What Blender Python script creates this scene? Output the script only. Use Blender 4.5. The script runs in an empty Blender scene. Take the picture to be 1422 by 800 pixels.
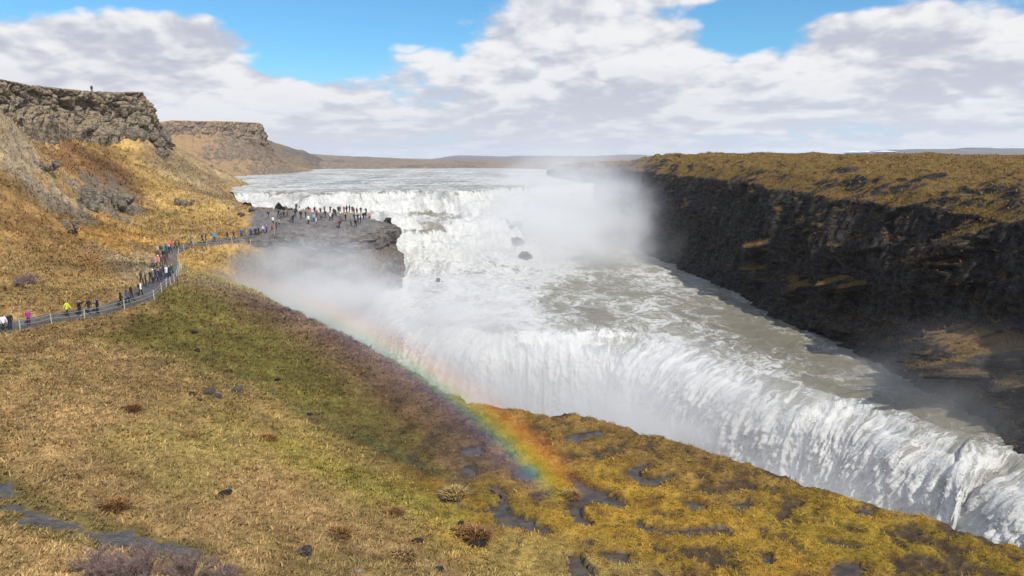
import bpy, math, random, time
import numpy as np
from mathutils import Vector, Matrix
T0 = time.time()
SC = bpy.context.scene
COL = SC.collection
rad = math.radians

# ------------------------------------------------------------------ camera
CZ = 30.0                       # height of the eye above the datum (gorge floor about -14)
FPX = 1027.0                    # focal length in pixels of the 1422 px wide photograph
PITCH = math.atan(179 / FPX)
cam = bpy.data.cameras.new('camera')
cam.sensor_width = 36.0
cam.lens = 36.0 * FPX / 1422
cam.clip_start = 0.5
cam.clip_end = 30000
cam_ob = bpy.data.objects.new('camera', cam)
cam_ob.location = (0, 0, CZ)
cam_ob.rotation_euler = (math.pi / 2 - PITCH, 0, 0)
COL.objects.link(cam_ob)
SC.camera = cam_ob

# ------------------------------------------------------------------ sun, sky, exposure
SUN_AZ, SUN_EL = rad(138), rad(46.5)      # measured from the rainbow (its centre is opposite the sun)
SUN_DIR = Vector((math.sin(SUN_AZ) * math.cos(SUN_EL), math.cos(SUN_AZ) * math.cos(SUN_EL), math.sin(SUN_EL)))
sun = bpy.data.lights.new('sun', 'SUN')
sun.energy = 4.7
sun.angle = rad(0.53)
sun.color = (1.0, 0.955, 0.88)
sun_ob = bpy.data.objects.new('sun', sun)
sun_ob.rotation_euler = SUN_DIR.to_track_quat('Z', 'Y').to_euler()
sun_ob.location = (60, -60, 120)
COL.objects.link(sun_ob)
SC.view_settings.view_transform = 'Standard'
SC.view_settings.look = 'None'
SC.view_settings.exposure = 0.0
SC.view_settings.gamma = 1.0
SC.view_settings.use_curve_mapping = False
SC.cycles.use_denoising = True
SC.cycles.max_bounces = 6
SC.cycles.diffuse_bounces = 3
SC.cycles.volume_bounces = 3
SC.cycles.transparent_max_bounces = 8


class NT:
    """small helper to write node trees"""
    def __init__(self, tree):
        self.t = tree
        tree.nodes.clear()

    def n(self, kind, **kw):
        nd = self.t.nodes.new(kind)
        for k, v in kw.items():
            setattr(nd, k, v)
        return nd

    def put(self, sock, v):
        if v is None:
            return
        if hasattr(v, 'is_output') or isinstance(v, bpy.types.NodeSocket):
            self.t.links.new(v, sock)
        else:
            sock.default_value = v

    def math(self, op, a, b=None, c=None, clamp=False):
        nd = self.n('ShaderNodeMath', operation=op, use_clamp=clamp)
        self.put(nd.inputs[0], a)
        self.put(nd.inputs[1], b)
        self.put(nd.inputs[2], c)
        return nd.outputs[0]

    def vec(self, op, a, b=None):
        nd = self.n('ShaderNodeVectorMath', operation=op)
        self.put(nd.inputs[0], a)
        if b is not None:
            if op == 'SCALE':
                self.put(nd.inputs[3], b)
            else:
                self.put(nd.inputs[1], b)
        return nd.outputs[0] if op not in ('DOT_PRODUCT', 'LENGTH') else nd.outputs[1]

    def noise(self, vec, scale, detail=4, rough=.55, dist=0., dims='3D'):
        nd = self.n('ShaderNodeTexNoise', noise_dimensions=dims)
        self.put(nd.inputs['Vector'], vec)
        nd.inputs['Scale'].default_value = scale
        nd.inputs['Detail'].default_value = detail
        nd.inputs['Roughness'].default_value = rough
        nd.inputs['Distortion'].default_value = dist
        return nd.outputs[0]

    def voro(self, vec, scale, feature='F1'):
        nd = self.n('ShaderNodeTexVoronoi', feature=feature)
        self.put(nd.inputs['Vector'], vec)
        nd.inputs['Scale'].default_value = scale
        return nd

    def ramp(self, v, lo, hi, a=0., b=1., smooth=True):
        nd = self.n('ShaderNodeMapRange', interpolation_type='SMOOTHSTEP' if smooth else 'LINEAR')
        self.put(nd.inputs[0], v)
        for i, x in ((1, lo), (2, hi), (3, a), (4, b)):
            self.put(nd.inputs[i], x)
        return nd.outputs[0]

    def mix(self, f, a, b, blend='MIX'):
        nd = self.n('ShaderNodeMix', data_type='RGBA', blend_type=blend)
        self.put(nd.inputs[0], f)
        for s, v in ((nd.inputs[6], a), (nd.inputs[7], b)):
            if isinstance(v, (tuple, list)) and len(v) == 3:
                v = (*v, 1)
            self.put(s, v)
        return nd.outputs[2]

    def comb(self, x, y, z):
        nd = self.n('ShaderNodeCombineXYZ')
        for i, v in enumerate((x, y, z)):
            self.put(nd.inputs[i], v)
        return nd.outputs[0]

    def sep(self, v):
        nd = self.n('ShaderNodeSeparateXYZ')
        self.put(nd.inputs[0], v)
        return nd.outputs


def ray(u, v):
    a, b = (u - 711) / FPX, (400 - v) / FPX
    return np.array([a, math.cos(PITCH) + b * math.sin(PITCH), -math.sin(PITCH) + b * math.cos(PITCH)])


def atz(u, v, z):
    r = ray(u, v)
    return r * ((z - CZ) / r[2]) + np.array([0, 0, CZ])


def aty(u, v, y):
    r = ray(u, v)
    return r * (y / r[1]) + np.array([0, 0, CZ])


def atx(u, v, x):
    r = ray(u, v)
    return r * (x / r[0]) + np.array([0, 0, CZ])


# world: Nishita sky with a broken layer of cumulus and stratocumulus
world = bpy.data.worlds.new('World')
SC.world = world
world.use_nodes = True
world.cycles.sampling_method = 'MANUAL'
world.cycles.sample_map_resolution = 512
W = NT(world.node_tree)
sky = W.n('ShaderNodeTexSky', sky_type='NISHITA', sun_disc=False)
sky.sun_elevation = SUN_EL
sky.sun_rotation = SUN_AZ
sky.altitude = 150
sky.air_density = 1.0
sky.dust_density = 0.3
sky.ozone_density = 2.0
d = W.n('ShaderNodeTexCoord').outputs['Generated']
dx, dy, dz = W.sep(d)
az = W.math('ARCTAN2', dx, dy)
el = W.math('ARCSINE', dz)
elp = W.math('MAXIMUM', el, 0.0)
# cloud coordinates: flattened towards the horizon
hx = W.math('SINE', az)
hy = W.math('COSINE', az)


def cloud_vec(up):
    e = W.math('ADD', elp, up)
    fl = W.math('LOGARITHM', W.math('ADD', e, 0.07), 2.718)
    k = W.math('ADD', 1.0, W.math('MULTIPLY', W.math('DIVIDE', 1.0, W.math('ADD', elp, 0.10)), 0.09))
    return W.comb(W.math('MULTIPLY', hx, k), W.math('MULTIPLY', hy, k), W.math('MULTIPLY', fl, 0.55))


def cloud_noise(up):
    v = cloud_vec(up)
    big = W.noise(W.vec('ADD', v, (3.1, 1.7, .4)), 2.8, 2, .5)
    p1 = W.math('ABSOLUTE', W.math('SUBTRACT', W.noise(W.vec('ADD', v, (7.3, 2.2, 4.6)), 6.5, 1, .5), .5))
    p2 = W.math('ABSOLUTE', W.math('SUBTRACT', W.noise(v, 15.0, 2, .5), .5))
    det = W.noise(v, 34.0, 5, .6)
    n = W.math('ADD', W.math('MULTIPLY', big, 1.05), W.math('MULTIPLY', p1, .75))
    n = W.math('ADD', n, W.math('MULTIPLY', p2, .42))
    return W.math('ADD', n, W.math('MULTIPLY', W.math('SUBTRACT', det, .5), .15))


def blob(u, v, ru, rv):
    r = ray(u, v)
    a0 = math.atan2(r[0], r[1])
    e0 = math.asin(r[2] / np.linalg.norm(r))
    a = W.math('DIVIDE', W.math('SUBTRACT', az, a0), ru / FPX)
    e = W.math('DIVIDE', W.math('SUBTRACT', el, e0), rv / FPX)
    q = W.math('ADD', W.math('MULTIPLY', a, a), W.math('MULTIPLY', e, e))
    return W.math('EXPONENT', W.math('MULTIPLY', q, -1.0))


n0 = cloud_noise(0.0)
n1 = cloud_noise(0.020)
cov = 0.0
for (u, v, ru, rv, wgt) in ((455, 25, 95, 62, -.62), (230, -20, 300, 30, -.50), (405, 92, 80, 18, -.26),
                            (1035, 36, 55, 32, -.62), (1120, 4, 120, 18, -.45), (915, 86, 50, 9, -.24), (1330, 138, 90, 9, -.16), (1080, 135, 40, 8, -.12),
                            (160, 62, 230, 42, .24), (760, 45, 200, 60, .32),
                            (1300, 80, 200, 60, .22), (700, 165, 3000, 75, .20), (860, -4, 110, 12, .2)):
    term = W.math('MULTIPLY', blob(u, v, ru, rv), wgt)
    cov = term if cov == 0.0 else W.math('ADD', cov, term)
dens = W.math('ADD', n0, cov)
cmask = W.math('MAXIMUM', W.ramp(dens, .52, .72), W.ramp(el, .010, .05, .85, 0))
# front lit: tops brighter than bases
lit = W.ramp(W.math('SUBTRACT', n0, n1), -.14, .12, 0, 1)
ccol = W.mix(lit, (.535, .555, .65), (.90, .90, .91))
thick = W.ramp(dens, .85, 1.25, 0, .45)
ccol = W.mix(thick, ccol, (.66, .67, .735))
low = W.ramp(el, 0.0, .13, 1, 0)
ccol = W.mix(W.math('MULTIPLY', low, .62), ccol, (.71, .745, .82))
skyc = W.vec('SCALE', sky.outputs[0], 0.115)
skyc = W.mix(1.0, skyc, (.52, 1.0, 1.24), 'MULTIPLY')
skyc = W.mix(W.ramp(el, .03, .13, .75, 0), skyc, (.55, .68, .86))
out = W.mix(cmask, skyc, ccol)
bg = W.n('ShaderNodeBackground')
W.put(bg.inputs[0], out)
bg.inputs[1].default_value = 1.0
W.put(W.n('ShaderNodeOutputWorld').inputs[0], bg.outputs[0])

# ------------------------------------------------------------------ numeric helpers
RNG = np.random.default_rng(7)
PERM = RNG.permutation(256)
PERM = np.concatenate([PERM, PERM, PERM])
_g = RNG.normal(size=(256, 3))
GRAD = _g / np.linalg.norm(_g, axis=1)[:, None]


def perlin(x, y, z=0.0):
    x, y, z = np.broadcast_arrays(np.asarray(x, float), np.asarray(y, float), np.asarray(z, float))
    xi, yi, zi = np.floor(x).astype(int), np.floor(y).astype(int), np.floor(z).astype(int)
    xf, yf, zf = x - xi, y - yi, z - zi
    xi &= 255; yi &= 255; zi &= 255
    fu = xf**3 * (xf * (xf * 6 - 15) + 10)
    fv = yf**3 * (yf * (yf * 6 - 15) + 10)
    fw = zf**3 * (zf * (zf * 6 - 15) + 10)
    res = 0
    for i in (0, 1):
        A = PERM[xi + i]
        wx = fu if i else 1 - fu
        for j in (0, 1):
            B = PERM[A + yi + j]
            wy = fv if j else 1 - fv
            for k in (0, 1):
                g = GRAD[PERM[B + zi + k] & 255]
                wz = fw if k else 1 - fw
                res = res + wx * wy * wz * (g[..., 0] * (xf - i) + g[..., 1] * (yf - j) + g[..., 2] * (zf - k))
    return res * 1.5


def fbm(x, y, z=0.0, oct=4, gain=.5, lac=2.03):
    s, a = 0, 1.0
    for o in range(oct):
        s = s + a * perlin(x * lac**o + o * 17.3, y * lac**o + o * 5.7, z * lac**o + o * 9.1)
        a *= gain
    return s


def worley(x, y):
    """2-D cells: distance to border-ish (F2-F1) and a random number of the cell"""
    xi, yi = np.floor(x).astype(int), np.floor(y).astype(int)
    f1 = np.full(x.shape, 9.); f2 = np.full(x.shape, 9.); cid = np.zeros(x.shape)
    for i in (-1, 0, 1):
        for j in (-1, 0, 1):
            h = PERM[(PERM[(xi + i) & 255] + ((yi + j) & 255))]
            px = xi + i + .5 + .8 * (PERM[h + 11] / 255. - .5)
            py = yi + j + .5 + .8 * (PERM[h + 57] / 255. - .5)
            dd = np.hypot(px - x, py - y)
            near = dd < f1
            f2 = np.where(near, f1, np.minimum(f2, dd))
            cid = np.where(near, PERM[h + 101] / 255., cid)
            f1 = np.where(near, dd, f1)
    return f2 - f1, cid


def sstep(x, a, b):
    t = np.clip((x - a) / (b - a), 0, 1)
    return t * t * (3 - 2 * t)


def seg_dist(x, y, poly):
    best = np.full(x.shape, 1e9)
    for (ax, ay), (bx, by) in zip(poly[:-1], poly[1:]):
        vx, vy = bx - ax, by - ay
        L = vx * vx + vy * vy + 1e-9
        t = np.clip(((x - ax) * vx + (y - ay) * vy) / L, 0, 1)
        best = np.minimum(best, np.hypot(x - ax - t * vx, y - ay - t * vy))
    return best


def inside(x, y, poly):
    r = np.zeros(x.shape, bool)
    n = len(poly)
    for i in range(n):
        ax, ay = poly[i]; bx, by = poly[(i + 1) % n]
        if ay == by:
            continue
        c = ((ay > y) != (by > y)) & (x < (bx - ax) * (y - ay) / (by - ay) + ax)
        r ^= c
    return r


def pmask(u, v, poly, feather):
    poly = [tuple(p) for p in poly]
    dd = seg_dist(u, v, poly + [poly[0]])
    sd = np.where(inside(u, v, poly), dd, -dd)
    return sstep(sd, -feather, feather)


def project(x, y, z):
    z = z - CZ
    fwd = y * math.cos(PITCH) - z * math.sin(PITCH)
    up = y * math.sin(PITCH) + z * math.cos(PITCH)
    fwd = np.where(np.abs(fwd) < .5, .5, fwd)
    return 711 + FPX * x / fwd, 400 - FPX * up / fwd


class TPS:
    def __init__(self, pts, smooth=0.0):
        p = np.array(pts, float)
        self.c = p[:, :2] / 50
        n = len(p)
        K = self._k(self.c, self.c) + np.eye(n) * smooth
        A = np.zeros((n + 3, n + 3))
        A[:n, :n] = K
        A[:n, n] = 1; A[:n, n + 1:] = self.c
        A[n, :n] = 1; A[n + 1:, :n] = self.c.T
        b = np.zeros(n + 3); b[:n] = p[:, 2]
        self.w = np.linalg.solve(A, b)

    def _k(self, a, b):
        r2 = ((a[:, None, :] - b[None]) ** 2).sum(-1)
        return .5 * r2 * np.log(r2 + 1e-12)

    def __call__(self, x, y):
        sh = x.shape
        q = np.stack([x.ravel(), y.ravel()], 1) / 50
        n = len(self.c)
        o = np.empty(len(q))
        for i in range(0, len(q), 60000):
            s = q[i:i + 60000]
            o[i:i + 60000] = self._k(s, self.c) @ self.w[:n] + self.w[n] + s @ self.w[n + 1:]
        return o.reshape(sh)


def mesh_np(name, verts, faces, mat=None, smooth=True, attrs=None, parent=None, mats=None, midx=None):
    """faces: (n,3) or (n,4) int array"""
    verts = np.asarray(verts, np.float32).reshape(-1, 3)
    faces = np.asarray(faces, np.int32)
    me = bpy.data.meshes.new(name)
    me.vertices.add(len(verts))
    me.vertices.foreach_set('co', verts.ravel())
    k = faces.shape[1]
    me.loops.add(faces.size)
    me.loops.foreach_set('vertex_index', faces.ravel())
    me.polygons.add(len(faces))
    me.polygons.foreach_set('loop_start', np.arange(0, faces.size, k, dtype=np.int32))
    me.polygons.foreach_set('loop_total', np.full(len(faces), k, np.int32))
    me.update(calc_edges=True)
    if smooth:
        me.shade_smooth()
    for an, (kind, data) in (attrs or {}).items():
        at = me.attributes.new(an, kind, 'POINT')
        key = 'color' if kind == 'FLOAT_COLOR' else 'value'
        if kind == 'FLOAT_COLOR' and data.shape[1] == 3:
            data = np.concatenate([data, np.ones((len(data), 1))], 1)
        at.data.foreach_set(key, np.ascontiguousarray(data, np.float32).ravel())
    for m in (mats or ([mat] if mat else [])):
        me.materials.append(m)
    if midx is not None:
        me.polygons.foreach_set('material_index', np.asarray(midx, np.int32))
    me.validate()
    ob = bpy.data.objects.new(name, me)
    COL.objects.link(ob)
    ob.parent = parent
    return ob


def grid_faces(nr, nc):
    i = np.arange(nr * nc).reshape(nr, nc)
    return np.stack([i[:-1, :-1], i[:-1, 1:], i[1:, 1:], i[1:, :-1]], -1).reshape(-1, 4)


def polyline(pts, n, bias=None):
    """resample a 3-D polyline with Catmull-Rom; n points"""
    p = np.array(pts, float)
    q = np.vstack([2 * p[0] - p[1], p, 2 * p[-1] - p[-2]])
    seg = np.hypot(*(p[1:, :2] - p[:-1, :2]).T) + np.abs(p[1:, 2] - p[:-1, 2]) * .3
    cum = np.concatenate([[0], np.cumsum(seg)])
    s = (np.linspace(0, 1, n) if bias is None else bias) * cum[-1]
    k = np.clip(np.searchsorted(cum, s, side='right') - 1, 0, len(p) - 2)
    t = ((s - cum[k]) / np.maximum(seg[k], 1e-9))[:, None]
    a, b, c, e = q[k], q[k + 1], q[k + 2], q[k + 3]
    return .5 * (2 * b + (c - a) * t + (2 * a - 5 * b + 4 * c - e) * t**2 + (3 * b - a - 3 * c + e) * t**3)


def resamp(pts, s):
    """rails: piecewise linear in the rail's own index parameter, so rails stay in step"""
    p = np.array(pts, float)
    x = np.linspace(0, 1, len(p))
    return np.stack([np.interp(s, x, p[:, i]) for i in range(3)], 1)


def loft(rails, counts, s):
    """rails: list of point lists; counts: rows between rails; returns (rows, cols, 3) and row parameter"""
    R = [resamp(r, s) for r in rails]
    rows, par = [], []
    for i in range(len(R) - 1):
        for k in range(counts[i]):
            t = k / counts[i]
            rows.append(R[i] * (1 - t) + R[i + 1] * t); par.append(i + t)
    rows.append(R[-1]); par.append(len(R) - 1)
    return np.array(rows), np.array(par)


def grid_normals(G):
    du = np.gradient(G, axis=1); dv = np.gradient(G, axis=0)
    n = np.cross(du, dv)
    return n / (np.linalg.norm(n, axis=-1, keepdims=True) + 1e-9)


def structure(ob):
    ob['kind'] = 'structure'
    return ob


def tag(ob, label, cat, group=None):
    ob['label'] = label
    ob['category'] = cat
    if group:
        ob['group'] = group
    return ob


# ------------------------------------------------------------------ materials
def principled(name, build):
    m = bpy.data.materials.new(name)
    m.use_nodes = True
    t = NT(m.node_tree)
    b = t.n('ShaderNodeBsdfPrincipled')
    o = t.n('ShaderNodeOutputMaterial')
    t.put(o.inputs[0], b.outputs[0])
    build(t, b)
    return m


def bump(t, b, h, strength, dist):
    nd = t.n('ShaderNodeBump')
    nd.inputs['Strength'].default_value = strength
    nd.inputs['Distance'].default_value = dist
    t.put(nd.inputs['Height'], h)
    t.put(b.inputs['Normal'], nd.outputs[0])


def simple(name, col, rough=.8, metal=0., var=.12, scale=6.):
    def f(t, b):
        o = t.n('ShaderNodeTexCoord').outputs['Object']
        n = t.noise(o, scale, 4)
        v = t.ramp(n, .25, .75, 1 - var, 1 + var, False)
        t.put(b.inputs['Base Color'], t.mix(1.0, (*col, 1), t.comb(v, v, v), 'MULTIPLY'))
        b.inputs['Roughness'].default_value = rough
        b.inputs['Metallic'].default_value = metal
    return principled(name, f)


def land_mat():
    def f(t, b):
        a = t.n('ShaderNodeAttribute', attribute_name='Col').outputs['Color']
        rk = t.n('ShaderNodeAttribute', attribute_name='rock').outputs['Fac']
        o = t.n('ShaderNodeNewGeometry').outputs['Position']
        n1 = t.noise(o, 2.2, 6, .65)
        n2 = t.noise(o, 9.0, 3, .6)
        n3 = t.noise(o, .35, 3, .5)
        v = t.math('ADD', t.ramp(n1, .25, .75, -.42, .42, False), t.ramp(n2, .25, .75, -.3, .3, False))
        v = t.math('ADD', v, t.ramp(n3, .3, .7, .86, 1.14, False))
        c = t.mix(1.0, a, t.comb(v, v, v), 'MULTIPLY')
        warm = t.mix(1.0, c, (1.12, .9, .72), 'MULTIPLY')
        c = t.mix(t.math('MULTIPLY', t.ramp(t.noise(o, .9, 4), .5, .7), .6), c, warm)
        # bare rock where the surface is steep
        stone = t.mix(t.ramp(n1, .3, .7), (.055, .046, .037), (.20, .165, .125))
        c = t.mix(rk, c, stone)
        t.put(b.inputs['Base Color'], c)
        b.inputs['Roughness'].default_value = .95
        b.inputs['Specular IOR Level'].default_value = .15
        h = t.math('ADD', t.math('MULTIPLY', n1, .7), t.math('MULTIPLY', n2, .3))
        bump(t, b, h, .9, .35)
    return principled('land', f)


def rock_mat(name, dark, light, grass, gthr=.55, scale=1.0, wash=None):
    def f(t, b):
        g = t.n('ShaderNodeNewGeometry')
        o = g.outputs['Position']
        nz = t.sep(g.outputs['Normal'])[2]
        st = t.vec('MULTIPLY', o, (1, 1, 2.4))
        n1 = t.noise(st, .8 * scale, 7, .66)
        n2 = t.noise(o, 5.0 * scale, 4, .6)
        n3 = t.noise(o, .16 * scale, 3, .5)
        c = t.mix(t.ramp(t.math('ADD', n1, t.math('MULTIPLY', t.math('SUBTRACT', n2, .5), .6)), .32, .68), (*dark, 1), (*light, 1))
        if grass:
            gg = t.mix(t.ramp(n2, .3, .7), tuple(x * .55 for x in grass), tuple(x * 1.25 for x in grass))
            k = t.math('ADD', nz, t.math('MULTIPLY', t.math('SUBTRACT', n3, .5), .55))
            k = t.math('ADD', k, t.math('MULTIPLY', t.math('SUBTRACT', n1, .5), .35))
            gm = t.ramp(k, gthr - .09, gthr + .09)
            if wash:        # bare, washed rock below the flood line
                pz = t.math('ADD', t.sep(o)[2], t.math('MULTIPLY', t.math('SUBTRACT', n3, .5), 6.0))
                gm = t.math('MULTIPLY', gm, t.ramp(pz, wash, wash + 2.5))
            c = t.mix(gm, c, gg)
        t.put(b.inputs['Base Color'], c)
        b.inputs['Roughness'].default_value = .93
        b.inputs['Specular IOR Level'].default_value = .2
        bump(t, b, t.math('ADD', n1, t.math('MULTIPLY', n2, .35)), .9, .5)
    return principled(name, f)


def water_mat(name, wcol, wcol2, streak=None, foam_col=(.64, .635, .61), foam_dark=(.42, .42, .405)):
    """turbid glacial river: attribute foam 0..1 says how much of the surface is broken white water"""
    def f(t, b):
        a = t.n('ShaderNodeAttribute', attribute_name='foam').outputs['Fac']
        if streak:
            o = t.n('ShaderNodeAttribute', attribute_name='flow').outputs['Vector']
        else:
            o = t.n('ShaderNodeNewGeometry').outputs['Position']
        w = t.n('ShaderNodeTexNoise')
        t.put(w.inputs['Vector'], o)
        w.inputs['Scale'].default_value = .16
        w.inputs['Detail'].default_value = 4
        warp = t.vec('SCALE', t.vec('SUBTRACT', w.outputs['Color'], (.5, .5, .5)), 3.0 if streak else 9.0)
        p = t.vec('ADD', o, warp)
        ps = t.vec('MULTIPLY', p, streak or (1.0, .50, .35))
        big = t.noise(ps, .075, 4, .55)
        n1 = t.noise(ps, .26, 6, .6)
        rid = t.math('SUBTRACT', 1.0, t.math('ABSOLUTE', t.math('MULTIPLY', t.math('SUBTRACT', n1, .5), 9.0)))
        rid = t.math('MAXIMUM', rid, 0.0)
        n2 = t.noise(ps, 1.1, 6, .66)
        rid2 = t.math('MAXIMUM', t.math('SUBTRACT', 1.0, t.math('ABSOLUTE', t.math('MULTIPLY', t.math('SUBTRACT', n2, .5), 8.0))), 0.0)
        n3 = t.noise(t.vec('MULTIPLY', p, (1.35, .8, 1) if streak else (1, 1, 1)), 4.6, 6, .72)
        k = t.math('MULTIPLY', t.math('SUBTRACT', big, .5), 1.25)
        k = t.math('ADD', k, t.math('MULTIPLY', rid, .34))
        k = t.math('ADD', k, t.math('MULTIPLY', rid2, .42))
        k = t.math('ADD', k, t.math('MULTIPLY', t.math('SUBTRACT', n2, .5), .55))
        k = t.math('ADD', k, t.math('MULTIPLY', t.math('SUBTRACT', n3, .5), .45))
        k = t.math('ADD', k, t.math('SUBTRACT', t.math('MULTIPLY', a, 2.0), 1.20))
        m = t.ramp(k, -.10, .30)
        wc = t.mix(t.ramp(big, .38, .62), (*wcol, 1), (*wcol2, 1))
        fk = t.math('ADD', t.math('MULTIPLY', n2, .6), t.math('MULTIPLY', n3, .4))
        fc = t.mix(t.ramp(fk, .36, .60), (*foam_dark, 1), (*foam_col, 1))
        c = t.mix(m, wc, fc)
        t.put(b.inputs['Base Color'], c)
        t.put(b.inputs['Roughness'], t.ramp(m, 0, 1, .28, .85))
        t.put(b.inputs['Specular IOR Level'], t.ramp(m, 0, 1, .45, .1))
        h = t.math('ADD', t.math('ADD', t.math('MULTIPLY', n2, .55), t.math('MULTIPLY', n3, .30)), t.math('MULTIPLY', m, .15))
        bump(t, b, h, .8, .6)
    return principled(name, f)


M_LAND = land_mat()
M_CLIFF = rock_mat('brown_cliff_rock', (.06, .047, .035), (.37, .285, .19), (.32, .23, .115), .90)
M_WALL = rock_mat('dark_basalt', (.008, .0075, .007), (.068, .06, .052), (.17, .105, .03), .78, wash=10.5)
M_HILL = rock_mat('far_hill', (.10, .082, .072), (.24, .19, .15), (.25, .19, .135), .955, .05)
M_UPRIV = water_mat('river_water', (.205, .185, .135), (.27, .25, .185))
M_FALL = water_mat('falling_water', (.27, .255, .20), (.40, .39, .35), streak=(1.35, .50, 1.0), foam_col=(.74, .73, .70), foam_dark=(.50, .495, .475))

# ------------------------------------------------------------------ the land: control points
LAND = []


def cp(u, v, z=None, y=None):
    LAND.append(atz(u, v, z) if z is not None else aty(u, v, y))


for u, v, z in ((0, 800, 14.5), (200, 800, 13), (400, 800, 11), (600, 800, 8.4), (720, 800, 6.5), (850, 800, 6), (1100, 800, 6), (1422, 795, 6),
                (0, 700, 14.2), (0, 600, 14), (0, 520, 13.6), (200, 700, 12.4), (200, 600, 12), (200, 520, 11.8),
                (400, 700, 9.2), (400, 620, 8.2), (300, 540, 10.2), (300, 470, 10.8), (520, 700, 7.6),
                (430, 580, 6.7), (520, 630, 6.4), (620, 690, 6.15), (740, 750, 6.05), (830, 790, 6),
                (500, 540, 6.5), (560, 585, 6.2), (700, 600, 6), (640, 600, 6), (760, 680, 6), (900, 640, 6), (900, 740, 6), (1100, 700, 6), (1300, 750, 6),
                (400, 425, 9), (500, 470, 7.3), (540, 490, 6.7), (620, 540, 6.2), (750, 570, 6), (900, 597, 6), (1130, 668, 6), (1422, 757, 6),
                (400, 470, 8.3), (326, 392, 11.3),
                # path
                (0, 456, 13.4), (40, 449, 13.5), (75, 441, 13.8), (140, 432, 14.1), (168, 425, 14.4), (195, 412, 15), (215, 395, 15.2), (236, 374, 15.2),
                (240, 350, 14.7), (262, 342, 14.9), (300, 336, 15.5), (340, 329, 16.1), (380, 321, 16.9),
                # platform
                (345, 291, 17.9), (400, 294, 18.1), (450, 297, 18.1), (500, 300, 18), (518, 304, 17.9), (530, 313, 17.5), (500, 328, 16.4), (440, 326, 16.5), (390, 323, 16.8), (460, 312, 17.2),
                (350, 371, 11.2), (300, 365, 12.6), (350, 350, 13.2)):
    cp(u, v, z)
for u, v, y in ((0, 400, 80), (0, 330, 95), (0, 260, 108), (0, 200, 118), (0, 150, 126), (100, 400, 90), (100, 330, 112), (100, 260, 135), (100, 200, 155),
                (200, 370, 100), (200, 330, 128), (200, 260, 162), (200, 200, 182), (260, 260, 178), (300, 280, 166), (330, 300, 160), (250, 225, 190)):
    cp(u, v, y=y)
LAND += [np.array(q, float) for q in ((0, 0, 28.2), (0, 10, 22.6), (-30, 0, 32), (25, 0, 20), (30, 25, 6.5), (-60, 20, 34), (-90, 60, 40), (-40, 30, 20), (-40, -40, 40), (30, -40, 30),
                                      (-82, 214, 21.4), (-66, 190, 17), (-60, 210, 14), (-45, 186, 12), (-20, 172, 9), (-8, 150, 5), (-105, 160, 44), (-105, 205, 40), (-92, 235, 26), (-110, 260, 30))]
TP = TPS(LAND, 0.0005)

EDGE_PX = [(326, 392, 11.3), (400, 425, 9), (470, 455, 7.7), (500, 470, 7.3), (540, 490, 6.7), (580, 510, 6.5), (620, 540, 6.2), (660, 556, 6.1), (700, 562, 6), (750, 571, 6), (800, 570, 6),
           (850, 580, 6), (900, 597, 6), (960, 612, 6), (1050, 637, 6), (1130, 668, 6), (1250, 705, 6), (1340, 728, 6), (1422, 757, 6), (1560, 800, 6)]
EDGE = [tuple(atz(*q)[:2]) for q in EDGE_PX]
BAY = [(-46, 121), (-48, 128), (-45, 133.5), (-38, 133.0), (-31, 131.5), (-26.5, 131.0), (-24.2, 136), (-23.6, 142), (-25.5, 149), (-30, 158)]
RIM = EDGE[::-1] + BAY
GORGE = RIM + [(-20, 175), (20, 190), (80, 120), (90, 30)]

PATH_PX = [(-60, 468, 13.3), (0, 456, 13.4), (40, 449, 13.5), (75, 441, 13.8), (140, 432, 14.1), (168, 424, 14.4), (195, 412, 15), (215, 395, 15.2), (232, 377, 15.2),
           (238, 362, 14.9), (236, 351, 14.7), (262, 342, 14.9), (300, 336, 15.5), (340, 329, 16.1), (380, 321, 16.9), (402, 311, 17.4)]
PATH = polyline([atz(*q) for q in PATH_PX], 260)
PATH2 = polyline([atz(*q) for q in ((-120, 640, 14.2), (0, 690, 14.2), (60, 716, 13.9), (130, 735, 13.4), (210, 750, 12.8), (290, 768, 12.1))], 60)
PXY = [tuple(q[:2]) for q in PATH[::4]]
PXY2 = [tuple(q[:2]) for q in PATH2[::4]]

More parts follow.
